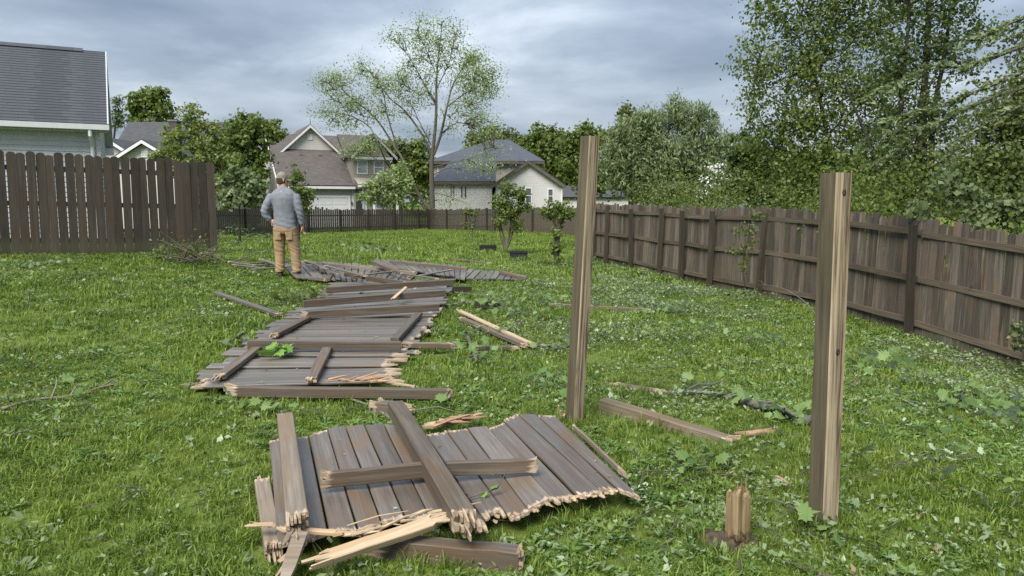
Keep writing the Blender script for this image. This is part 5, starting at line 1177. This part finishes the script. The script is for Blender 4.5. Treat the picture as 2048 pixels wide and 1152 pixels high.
def fuse(name, mb, vox, smooth, mat, parent, Mx, wrinkle=None):
    me = mb.mesh(name, mat); ob = bpy.data.objects.new(name, me); COL.objects.link(ob)
    m = ob.modifiers.new('r', 'REMESH'); m.mode = 'VOXEL'; m.voxel_size = vox
    m = ob.modifiers.new('s', 'SMOOTH'); m.iterations = smooth; m.factor = .5
    dg = bpy.context.evaluated_depsgraph_get(); nm = bpy.data.meshes.new_from_object(ob.evaluated_get(dg)); bpy.data.objects.remove(ob)
    nm.name = name; nm.materials.clear(); nm.materials.append(mat)
    if wrinkle:
        nv = len(nm.vertices); co = np.empty(nv * 3, 'f'); no = np.empty(nv * 3, 'f'); nm.vertices.foreach_get('co', co); nm.vertices.foreach_get('normal', no); co = co.reshape(-1, 3); no = no.reshape(-1, 3)
        dd = np.array([wrinkle(*c) for c in co.tolist()], 'f'); co += no * dd[:, None]; nm.vertices.foreach_set('co', co.ravel())
    nm.polygons.foreach_set('use_smooth', [True] * len(nm.polygons)); nm.update()
    return link(name, nm, parent, Mx)
def person():
    p = gp(573, 556); p.z -= .02
    o = empty('person', p, 'man in grey long sleeved shirt, tan work trousers and cap, seen from behind', 'person')
    Mx = Matrix.Translation(p) @ Matrix.Diagonal((.9, .93, 1.0, 1.0))
    skin = plain('skin', (.42, .23, .16), .5, .1, 20); hairm = plain('short_dark_hair', (.045, .03, .022), .8, .3, 90, .4)
    def cloth(name, col, sc, var):
        m, t, b = newmat(name); c = t.coord('Object'); n1 = t.noise(c, sc, 3, .6); n2 = t.noise(c, 260, 2, .6)
        v = t.math('ADD', t.math('MULTIPLY', n1, .6), t.math('MULTIPLY', n2, .4))
        t.set(b.inputs['Base Color'], t.ramp(v, [(.3, tuple(x * (1 - var) for x in col)), (.7, tuple(x * (1 + var) for x in col))])); b.inputs['Roughness'].default_value = .9; b.inputs['Specular IOR Level'].default_value = .15
        t.set(b.inputs['Normal'], t.bump(n1, .35, .02)); return m
    shirtm = cloth('heather_grey_blue_knit', (.165, .176, .198), 14, .2); pantm = cloth('tan_duck_canvas', (.265, .185, .105), 10, .22); capm = cloth('faded_olive_camo_cloth', (.205, .185, .145), 45, .45); bootm = cloth('dark_brown_leather', (.05, .036, .028), 20, .3)
    hd = Vector((.78, .62, 0)).normalized(); hs = Vector((hd.y, -hd.x, 0)); HC = Vector((-.02, .02, 1.645))
    def head(mb, grow=0, z0=None, z1=None):
        rows = [(-.135, .055, .055, -.01), (-.10, .062, .074, .0), (-.06, .068, .088, .004), (-.01, .074, .096, .0), (.04, .076, .099, -.004), (.085, .066, .086, -.008), (.115, .042, .056, -.008), (.128, .015, .02, -.008)]
        loft(mb, [(HC + hd * f + Vector((0, 0, z)), sx + grow, sy + grow, hs, hd) for z, sx, sy, f in rows if (z0 is None or z >= z0) and (z1 is None or z <= z1)])
    b = MB()
    hl(b, [(0, 0, .80, .17, .12), (0, 0, .95, .19, .12), (0, 0, 1.15, .18, .115), (0, 0, 1.35, .21, .12), (0, 0, 1.46, .16, .09), (-.01, .01, 1.53, .065, .065), (-.015, .015, 1.60, .06, .065)])
    head(b)
    b.tube([HC + hd * .085 + Vector((0, 0, .0)), HC + hd * .118 + Vector((0, 0, -.03)), HC + hd * .092 + Vector((0, 0, -.045))], [.010, .014, .010], 8)      # nose
    b.tube([HC + hd * .08 + Vector((0, 0, -.07)), HC + hd * .095 + Vector((0, 0, -.073)), HC + hd * .085 + Vector((0, 0, -.1))], [.02, .018, .02], 8)   # lips and chin
    for s in (-1, 1):
        e = HC + hs * s * .076 - hd * .012; b.tube([e + Vector((0, 0, -.03)), e + hs * s * .014, e + Vector((0, 0, .03)) - hd * .008], [.008, .013, .010], 8)     # ears
    # arms down to the wrists
    RA = [(.215, 0, 1.405), (.285, -.02, 1.15), (.315, .04, .905)]; LA = [(-.215, 0, 1.405), (-.345, -.06, 1.13), (-.255, -.03, .985)]
    for A in (RA, LA): b.tube(smooth_line(A, 4), [.06 - .0042 * i for i in range(9)], 12)
    def hand(w, d_, palm_n, curl):
        d_ = Vector(d_).normalized(); n = Vector(palm_n).normalized(); s = d_.cross(n).normalized(); w = Vector(w)
        loft(b, [(w, .026, .022, s, n), (w + d_ * .03, .036, .018, s, n), (w + d_ * .07, .042, .016, s, n), (w + d_ * .095, .040, .014, s, n)], 12)
        for i, (off, ln) in enumerate(((-.031, .072), (-.0105, .082), (.0105, .077), (.030, .060))):
            a = w + d_ * .088 + s * off; P = [a]; dd = d_.copy()
            for k in range(3): dd = (Quaternion(s, -curl) @ dd); P.append(P[-1] + dd * ln / 3)
            b.tube(P, [.0095, .0092, .0085, .0068], 8)
        a = w + d_ * .03 - s * .034; P = [a, a + (d_ * .5 - s * .8).normalized() * .03, a + (d_ * .9 - s * .6).normalized() * .058 + n * .01, a + (d_ * 1.0 - s * .35).normalized() * .08 + n * .02]
        b.tube(P, [.013, .0115, .010, .008], 8)
    hand((.317, .045, .895), (.05, .12, -1), (-1, .1, 0), .38); hand((-.25, -.03, .98), (.85, -.1, -.35), (.1, 1, .1), .22)
    LL = [(-.10, 0, .86), (-.115, .015, .47), (-.105, -.01, .09)]; RL = [(.10, 0, .86), (.165, .03, .47), (.20, .0, .09)]
    for A in (LL, RL): b.tube(smooth_line(A, 4), [.095 - .0065 * i for i in range(9)], 12)
    b.tube([(-.105, -.03, .06), (-.12, .08, .045)], [.05, .04], 10); b.tube([(.20, -.02, .06), (.28, .06, .045)], [.05, .04], 10)
    fuse('body', b, .0055, 3, skin, o, Mx)
    # shirt
    s = MB(); hl(s, [(0, 0, .845, .214, .142), (0, 0, .90, .214, .142), (0, 0, 1.0, .203, .134), (0, -.004, 1.12, .198, .13), (0, -.008, 1.25, .215, .138), (0, -.01, 1.36, .234, .14), (0, -.006, 1.43, .228, .125), (-.003, 0, 1.488, .17, .098), (-.008, .006, 1.525, .085, .078), (-.01, .01, 1.55, .07, .07)])
    s.tube(smooth_line(RA, 4)[:-1] + [Vector((.313, .035, .92))], [.07, .078, .079, .076, .072, .067, .061, .055, .05], 14); s.tube(smooth_line(LA, 4), [.07, .078, .079, .078, .076, .068, .061, .055, .048], 14)
    def wr(x, y, z):
        a = mnoise.noise(Vector((x * 9, y * 9, z * 5))) * .006; a += math.sin(z * 70 + x * 22 + 4 * mnoise.noise(Vector((x * 6, y * 6, z * 6)))) * .003 * max(0, min(1, (1.12 - z) * 5 if abs(x) < .25 else 1.2)); return a
    fuse('shirt', s, .010, 14, shirtm, o, Mx, wr)
    lg = MB(); zz = 1.475; yb = -.098
    for a, c in (((-.030, zz), (-.004, zz - .028)), ((.022, zz), (-.004, zz - .028))):
        A = Vector((a[0], yb - .012, a[1])); C = Vector((c[0], yb - .022, c[1])); lg.tube([A, C], .0035, 5)
    lg.build('collar_mark', plain('pale_print', (.5, .52, .55), .7), o, Mx)
    # trousers
    t_ = MB(); hl(t_, [(0, 0, .76, .19, .12), (0, 0, .82, .214, .142), (0, 0, .90, .206, .134), (0, 0, .98, .19, .125)])
    t_.tube(smooth_line(LL[:2] + [(-.108, -.01, .12)], 4), [.122, .117, .110, .103, .096, .09, .087, .086, .086], 16); t_.tube(smooth_line(RL[:2] + [(.196, .0, .11)], 4), [.122, .117, .110, .103, .096, .09, .087, .086, .084], 16)
    def wp(x, y, z):
        k = max(0, 1 - abs(z - .18) / .2) + .7 * max(0, 1 - abs(z - .50) / .14) + .4 * max(0, 1 - abs(z - .74) / .1)
        return mnoise.noise(Vector((x * 7, y * 7, z * 4))) * .007 + math.sin(z * 85 + x * 30 + 5 * mnoise.noise(Vector((x * 5, y * 5, z * 8)))) * .0055 * k
    fuse('trousers', t_, .010, 3, pantm, o, Mx, wp)
    for x in (-.105, .105):
        q = MB(); nx, nz = 6, 5
        def surf(a, z): return -max(.142 * math.sqrt(max(0, 1 - (a / .214) ** 2)) if z > .74 else 0, math.sqrt(max(1e-6, .121 ** 2 - (a - math.copysign(.102, x)) ** 2))) - .0035
        for i_ in range(nz + 1):
            for j_ in range(nx + 1): a = x + (j_ / nx - .5) * .12; z = .80 - .13 * i_ / nz; q.v.append((a, surf(a, z), z))
        for i_ in range(nz):
            for j_ in range(nx): k = i_ * (nx + 1) + j_; q.f.append((k, k + 1, k + nx + 2, k + nx + 1)); q.m.append(0)
        q.build('back_pocket', pantm, o, Mx, True)
    # boots
    for (x, y), d_ in (((-.105, -.01), Vector((-.05, 1, 0))), ((.20, 0), Vector((.85, .55, 0)))):
        q = MB(); d_ = d_.normalized(); c = Vector((x, y, 0)); sd_ = Vector((d_.y, -d_.x, 0))
        loft(q, [(c - d_ * .075 + Vector((0, 0, .055)), .038, .05, sd_, Vector((0, 0, 1))), (c - d_ * .02 + Vector((0, 0, .065)), .048, .064, sd_, Vector((0, 0, 1))), (c + d_ * .07 + Vector((0, 0, .052)), .047, .052, sd_, Vector((0, 0, 1))), (c + d_ * .15 + Vector((0, 0, .04)), .05, .038, sd_, Vector((0, 0, 1))), (c + d_ * .20 + Vector((0, 0, .034)), .034, .028, sd_, Vector((0, 0, 1)))], 14)
        loft(q, [(c + Vector((0, 0, .05)), .05, .058, sd_, d_), (c + Vector((0, 0, .15)), .054, .06, sd_, d_)], 14); fuse('boot', q, .010, 2, bootm, o, Mx)
    # hair and cap
    h = MB(); head(h, .004, -.06, .04); fuse('hair', h, .008, 1, hairm, o, Mx @ Matrix.Translation(-hd * .016))
    c = MB(); loft(c, [(HC + hd * f + Vector((0, 0, z)), sx, sy, hs, hd) for z, sx, sy, f in ((.012, .082, .103, -.004), (.05, .083, .104, -.006), (.09, .075, .094, -.008), (.12, .055, .07, -.008), (.14, .025, .032, -.008), (.145, .006, .008, -.008))])
    cp = fuse('cap', c, .007, 2, capm, o, Mx)
    br = MB(); top = []; n = 9
    for k in range(n):
        a = (k / (n - 1) - .5) * 2; top.append(HC + hs * (.075 * a) + hd * (.075 + .105 * math.sqrt(max(0, 1 - a * a * .98))) + Vector((0, 0, .016 - .022 * a * a)))
    inn = [HC + hs * (.075 * (k / (n - 1) - .5) * 2) + hd * (.02 + .075 * math.sqrt(max(0, 1 - ((k / (n - 1) - .5) * 2) ** 2 * .98))) + Vector((0, 0, .026)) for k in range(n)]
    for lo in (0, -.006):
        k0 = len(br.v); br.v += [tuple(q + Vector((0, 0, lo))) for q in top] + [tuple(q + Vector((0, 0, lo))) for q in inn]
        for k in range(n - 1): br.f.append((k0 + k, k0 + k + 1, k0 + n + k + 1, k0 + n + k)); br.m.append(0)
    br.f += [(k, k + 1, 2 * n + k + 1, 2 * n + k) for k in range(n - 1)]; br.m += [0] * (n - 1)
    br.build('brim', capm, cp, Mx)
    bt = MB(); bt.tube([HC + Vector((0, 0, .143)) - hd * .008, HC + Vector((0, 0, .153)) - hd * .008], .008, 8); bt.build('button', capm, cp, Mx)
person()
# ------------------------------------------------------------------ turf and litter (uncountable)
def scatter(name, label, protos, P, rot, scl, idx, cat=None):
    pc = bpy.data.collections.new(name + '_sources')
    for i, me in enumerate(protos):
        q = bpy.data.objects.new('%s_source_%02d' % (name, i), me); pc.objects.link(q)
    me = bpy.data.meshes.new(name); n = len(P); me.vertices.add(n); me.vertices.foreach_set('co', np.asarray(P, 'f').ravel())
    a = me.attributes.new('rot', 'FLOAT_VECTOR', 'POINT'); a.data.foreach_set('vector', np.asarray(rot, 'f').ravel())
    a = me.attributes.new('scl', 'FLOAT', 'POINT'); a.data.foreach_set('value', np.asarray(scl, 'f'))
    a = me.attributes.new('pick', 'INT', 'POINT'); a.data.foreach_set('value', np.asarray(idx, 'i'))
    o = link(name, me); tag(o, label, cat, kind='stuff')
    ng = bpy.data.node_groups.new(name, 'GeometryNodeTree'); ng.interface.new_socket('Geometry', in_out='INPUT', socket_type='NodeSocketGeometry'); ng.interface.new_socket('Geometry', in_out='OUTPUT', socket_type='NodeSocketGeometry')
    N, L = ng.nodes, ng.links; gi = N.new('NodeGroupInput'); go = N.new('NodeGroupOutput'); ip = N.new('GeometryNodeInstanceOnPoints'); ci = N.new('GeometryNodeCollectionInfo')
    ci.inputs['Collection'].default_value = pc; ci.inputs['Separate Children'].default_value = True; ci.inputs['Reset Children'].default_value = True
    def attr(nm, ty):
        q = N.new('GeometryNodeInputNamedAttribute'); q.data_type = ty; q.inputs['Name'].default_value = nm; return [s for s in q.outputs if s.enabled and s.name == 'Attribute'][0]
    L.new(gi.outputs[0], ip.inputs['Points']); L.new(ci.outputs[0], ip.inputs['Instance']); ip.inputs['Pick Instance'].default_value = True
    L.new(attr('pick', 'INT'), ip.inputs['Instance Index']); L.new(attr('scl', 'FLOAT'), ip.inputs['Scale'])
    er = N.new('FunctionNodeEulerToRotation'); L.new(attr('rot', 'FLOAT_VECTOR'), er.inputs[0]); L.new(er.outputs[0], ip.inputs['Rotation']); L.new(ip.outputs[0], go.inputs[0])
    o.modifiers.new('scatter', 'NODES').node_group = ng; return o
def tuft(n, rad, h, w, mat, lean=.6):
    V, Fc = [], []; T = []
    for i in range(n):
        r = rad * math.sqrt(R.random()); a = R.uniform(0, 2 * PI); x, y = r * math.cos(a), r * math.sin(a); b = R.uniform(0, 2 * PI); hh = h * R.uniform(.5, 1.15); l = lean * R.uniform(.2, 1.3) * hh; ww = w * R.uniform(.6, 1.2) / 2
        dx, dy = math.cos(b), math.sin(b); f = R.uniform(-1, 1); sx, sy = -dy * ww, dx * ww; k = len(V)
        V += [(x - sx, y - sy, -.02), (x + sx, y + sy, -.02), (x + sx * .85 + dx * l * .4, y + sy * .85 + dy * l * .4, hh * .62), (x - sx * .85 + dx * l * .4, y - sy * .85 + dy * l * .4, hh * .62), (x + dx * l, y + dy * l, hh * R.uniform(.7, 1))]
        Fc += [(k, k + 1, k + 2, k + 3), (k + 3, k + 2, k + 4)]
    me = bpy.data.meshes.new('tuft'); me.from_pydata(V, [], Fc); me.materials.append(mat); me.update(); return me
def in_quads(P, quads, mg=0.0):
    bad = np.zeros(len(P), bool)
    for q in quads:
        q = np.array(q); lo, hi = q.min(0) - mg, q.max(0) + mg; m = (P[:, 0] > lo[0]) & (P[:, 0] < hi[0]) & (P[:, 1] > lo[1]) & (P[:, 1] < hi[1])
        if not m.any(): continue
        X = P[m]; s = np.ones(len(X), bool); s2 = np.ones(len(X), bool)
        for i in range(4):
            a, b = q[i], q[(i + 1) % 4]; cr = (b[0] - a[0]) * (X[:, 1] - a[1]) - (b[1] - a[1]) * (X[:, 0] - a[0]); e_ = mg * math.hypot(b[0] - a[0], b[1] - a[1]); s &= cr >= -e_; s2 &= cr <= e_
        bad[np.where(m)[0][s | s2]] = True
    return bad
def field(y0, y1, dens, margin=1.9):
    A = ((.74 * y1 + margin) * 2) * (y1 - y0); n = int(A * dens); P = np.c_[NR.uniform(-(.74 * y1 + margin), .74 * y1 + margin, n), NR.uniform(y0, y1, n)]
    P = P[np.abs(P[:, 0]) < .74 * P[:, 1] + margin]
    # stay on the mown side of the fences
    side = (P[:, 0] - RF_A.x) * (RF_B.y - RF_A.y) - (P[:, 1] - RF_A.y) * (RF_B.x - RF_A.x)
    keep = (side < .6) | (P[:, 1] > 24)
    P = P[keep & ~in_quads(P, NO_GRASS, .016)]; return P
def vnoise(P, s, seed=0):
    rs = np.random.RandomState(seed); v = np.zeros(len(P))
    for k in range(6): a = rs.uniform(0, 2 * PI); f = s * rs.uniform(.5, 1.8); v += np.sin((P[:, 0] * math.cos(a) + P[:, 1] * math.sin(a)) * f + rs.uniform(0, 6))
    return v / 6
def up3(P, dz=0): return np.c_[P, gz(P[:, 0], P[:, 1]) + dz + .012 * np.sin(P[:, 0] * 2.1 + P[:, 1] * .7) * np.cos(P[:, 1] * 1.7 - P[:, 0] * .4)]
for nm, lab, y0, y1, dens, n, rad, h, wd in (('grass', 'short green lawn grass round the near wreckage', 1.6, 6.5, 470, 16, .055, .046, .006), ('grass', 'green lawn grass in the middle of the yard', 6.5, 16, 125, 18, .11, .058, .0115), ('grass', 'bright lawn grass stretching to the far fence', 16, 56, 18, 20, .28, .08, .028)):
    P = field(y0, y1, dens); P = P[NR.uniform(size=len(P)) > .75 * (vnoise(P, 3.1, 8) > .32) * NR.uniform(.4, 1, len(P))]; pr = [tuft(n, rad, h * s, wd, M['grass'], ln) for s, ln in ((.8, 1.2), (1.0, 1.0), (1.15, .8), (.9, 1.5), (1.3, .7))]; k = len(P)
    nz = vnoise(P, 2.2, 3); pick = np.clip(((nz + 1) / 2 * 5 + NR.normal(size=k) * .9), 0, 4).astype(int)
    scatter(nm, lab, pr, up3(P), np.c_[NR.normal(size=k) * .12, NR.normal(size=k) * .12, NR.uniform(0, 2 * PI, k)], (.62 + .62 * NR.uniform(size=k) ** 1.6) * (1 + .38 * nz + .18 * vnoise(P, 9, 4)), pick)
# longer grass left standing against timbers and posts
E = []
for q in NO_GRASS:
    q = [Vector(p) for p in q]; c = sum(q, Vector((0, 0))) / 4
    for a, b in zip(q, q[1:] + q[:1]):
        L = (b - a).length; y = c.y; n = int(L * (55 if y < 7 else 22))
        for _ in range(n):
            p = a.lerp(b, R.random()); d_ = (p - c).normalized(); p = p + d_ * R.uniform(.01, .07); E.append((p.x, p.y))
for po in (PO1, PO2):
    o_ = po[0].location
    for _ in range(70): a = R.uniform(0, 2 * PI); E.append((o_.x + .075 * math.cos(a) * R.uniform(.9, 1.6), o_.y + .075 * math.sin(a) * R.uniform(.9, 1.6)))
E = np.array(E); E = E[~in_quads(E, NO_GRASS, .02)]; k = len(E)
scatter('grass', 'longer grass tufts standing against the fallen timbers', [tuft(9, .03, h, .0048, M['grass'], .7) for h in (.05, .06, .075, .09)], up3(E), np.c_[NR.normal(size=k) * .15, NR.normal(size=k) * .15, NR.uniform(0, 2 * PI, k)], .7 + .6 * NR.uniform(size=k), NR.randint(0, 4, k))
# clover and broad weeds in clumps
def weed(kind):
    mb = MB(); n = R.randrange(5, 9)
    for i in range(n):
        a = 2 * PI * i / n + R.uniform(-.3, .3); r = R.uniform(.012, .03); z = R.uniform(.022, .042); c = Vector((r * math.cos(a), r * math.sin(a), z))
        if kind == 'clover':
            for j in range(3):
                b = a + j * 2.09; d_ = Vector((math.cos(b), math.sin(b), R.uniform(-.1, .3))); s_ = Vector((-d_.y, d_.x, 0)); mb.poly([c, c + d_ * .008 + s_ * .007, c + d_ * .014, c + d_ * .008 - s_ * .007])
        else:
            d_ = Vector((math.cos(a), math.sin(a), R.uniform(.0, .5))); s_ = Vector((-d_.y, d_.x, R.uniform(-.2, .2))); l = R.uniform(.035, .06); mb.poly([c - d_ * .02 - Vector((0, 0, .02)), c + d_ * l * .35 + s_ * .011, c + d_ * l - Vector((0, 0, .006)), c + d_ * l * .35 - s_ * .011])
    return mb.mesh('weed', M['weed'])
W_ = np.concatenate([field(1.7, 6.5, 210), field(6.5, 15, 70)]); W_ = W_[(vnoise(W_, 2.6, 21) + .5 * vnoise(W_, 8, 22)) > .02]; k = len(W_)
scatter('lawn_weeds', 'clover and broad leaved weeds growing in patches of the lawn', [weed('clover'), weed('clover'), weed('broad'), weed('broad'), weed('clover')], up3(W_), np.c_[NR.normal(size=k) * .15, NR.normal(size=k) * .15, NR.uniform(0, 2 * PI, k)], (.55 + .5 * NR.uniform(size=k)) * np.clip(W_[:, 1] / 8, 1, 1.4), NR.choice(5, k, p=[.22, .22, .2, .16, .2]))
# torn leaves: maple leaves, ovals and shreds
def leaf_mesh(kind, mat):
    mb = MB()
    if kind == 'maple': put_leaf(mb, (0, 0, 0), .068, .45)
    elif kind == 'oval':
        for s in (0, 1):
            a = R.uniform(0, 6); c = Vector((R.uniform(-.03, .03) * s, R.uniform(-.03, .03) * s, R.uniform(0, .012))); d_ = Vector((math.cos(a), math.sin(a), R.uniform(-.3, .4))); n = Vector((-d_.y, d_.x, R.uniform(-.4, .4))); l, w_ = .032, .014
            mb.poly([c - d_ * l, c - d_ * l * .2 + n * w_, c + d_ * l, c - d_ * l * .2 - n * w_])
    else:
        for s in range(3):
            a = R.uniform(0, 6); c = Vector((R.uniform(-.05, .05), R.uniform(-.05, .05), R.uniform(0, .015))); d_ = Vector((math.cos(a), math.sin(a), R.uniform(-.2, .5))); n = Vector((-d_.y, d_.x, R.uniform(-.8, .8)))
            mb.poly([c, c + d_ * R.uniform(.015, .03) + n * .012, c + d_ * R.uniform(.02, .045), c + d_ * .012 - n * .012])
    return mb.mesh('torn_leaf', mat)
protos = [leaf_mesh('maple', M['litter_green']), leaf_mesh('maple', M['litter_green']), leaf_mesh('maple', M['litter_pale']), leaf_mesh('oval', M['litter_green']), leaf_mesh('oval', M['litter_green']), leaf_mesh('oval', M['litter_pale']), leaf_mesh('shred', M['litter_green']), leaf_mesh('shred', M['litter_green']), leaf_mesh('shred', M['litter_pale']), leaf_mesh('shred', M['litter_dry'])]
prob = np.array([.014, .014, .012, .19, .19, .14, .17, .14, .11, .02]); prob /= prob.sum()
Pl = np.concatenate([field(1.7, 6, 620), field(6, 12, 380), field(12, 24, 80), field(24, 40, 3)])
wt = np.clip(.35 + 1.2 * vnoise(Pl, 2.0, 5) + .8 * vnoise(Pl, 7.0, 6), .1, 1.25); wt *= np.clip(.34 + .22 * (Pl[:, 0] + 1.2) * (6 / np.maximum(Pl[:, 1], 4)), (.30), 1.0)
Pl = Pl[NR.uniform(size=len(Pl)) < np.clip(wt * 1.7, .05, 1)]; k = len(Pl); far = np.clip(Pl[:, 1] / 9, 1, 1.35)
scatter('leaf_litter', 'torn green leaves strewn over the lawn by the storm', protos, up3(Pl, 0) + np.c_[np.zeros(k), np.zeros(k), NR.uniform(.008, .042, k)], np.c_[NR.normal(size=k) * .45, NR.normal(size=k) * .45, NR.uniform(0, 2 * PI, k)], (.3 + .8 * NR.uniform(size=k) ** 3) * far, NR.choice(len(protos), k, p=prob))
# broken sprigs with their leaves still on, thickest under the trees of the board fence
def sprig_mesh(mat, n, sz):
    mb = MB(); L = R.uniform(.22, .5); P = curve_pts((0, 0, .03), (L, R.uniform(-.1, .1), R.uniform(.02, .07)), 4, .05, .08); mb.tube(P, [.005, .0045, .004, .003, .0015], 4, mi=1)
    for i in range(n):
        p = R.choice(P[1:]) + Vector((R.gauss(0, .05), R.gauss(0, .06), R.uniform(-.01, .04)))
        if R.random() < .22: put_leaf(mb, p, sz * R.uniform(.7, 1.2), 1.0)
        else:
            a = R.uniform(0, 6.3); d_ = Vector((math.cos(a), math.sin(a), R.uniform(-.5, .5))); s_ = Vector((-d_.y, d_.x, R.uniform(-.6, .6))); l = sz * R.uniform(.4, .8); mb.poly([p - d_ * l * .5, p + s_ * l * .3, p + d_ * l * .6, p - s_ * l * .3])
    return mb.mesh('sprig', [mat, M['bark']])
sp = [sprig_mesh(M[m], n, z) for m, n, z in (('litter_green', 22, .055), ('litter_green', 30, .05), ('litter_pale', 18, .055), ('litter_green', 34, .045), ('litter_pale', 24, .05), ('litter_green', 12, .065), ('litter_green', 0, .05))]
Q = np.concatenate([field(3.4, 6, 26), field(6, 10, 60), field(10, 16, 52), field(16, 24, 24)]); wq = (.15 + 1.6 * vnoise(Q, 1.5, 31) + .5 * vnoise(Q, 5, 32)) * np.clip(.3 + .4 * (Q[:, 0] + .3), .06, 1.3); Q = Q[NR.uniform(size=len(Q)) < np.clip(wq, .03, 1)]; k = len(Q)
scatter('storm_litter', 'broken leafy sprigs and twigs strewn over the lawn', sp, up3(Q, .012), np.c_[NR.normal(size=k) * .1, NR.normal(size=k) * .1, NR.uniform(0, 2 * PI, k)], .45 + .6 * NR.uniform(size=k), NR.choice(7, k, p=[.2, .2, .14, .14, .11, .07, .14]))
# bits blown onto the fallen boards
D = []
for bl, br, fl, fr in TOPS:
    for _ in range(int(1 + 5 * R.random() ** 2)):
        a, b = R.random(), R.random(); p = bl.lerp(br, a).lerp(fl.lerp(fr, a), b); D.append((p.x, p.y, p.z + .006))
D = np.array(D); k = len(D)
scatter('leaf_litter', 'small leaf scraps blown onto the fallen boards', protos, D, np.c_[NR.normal(size=k) * .12, NR.normal(size=k) * .12, NR.uniform(0, 2 * PI, k)], (.22 + .4 * NR.uniform(size=k) ** 2) * np.clip(D[:, 1] / 5, .8, 1.6), NR.choice(len(protos), k, p=prob))
# a sprinkle of bits on the fallen boards
tb = MB()
for i in range(520):
    x, y = R.uniform(-6, 4.5), R.uniform(2.2, 16); z = g(x, y); a = R.uniform(0, 6.3); l = R.uniform(.06, .22); p0 = Vector((x, y, z + .05)); p1 = p0 + Vector((math.cos(a) * l, math.sin(a) * l, R.uniform(-.01, .03))); r = R.uniform(.0015, .0035)
    tb.tube(curve_pts(p0, p1, 2, .1, .1), [r, r, r * .5], 4)
tag(tb.build('twig_litter', M['bark']), 'fine broken twigs scattered in the grass', kind='stuff')
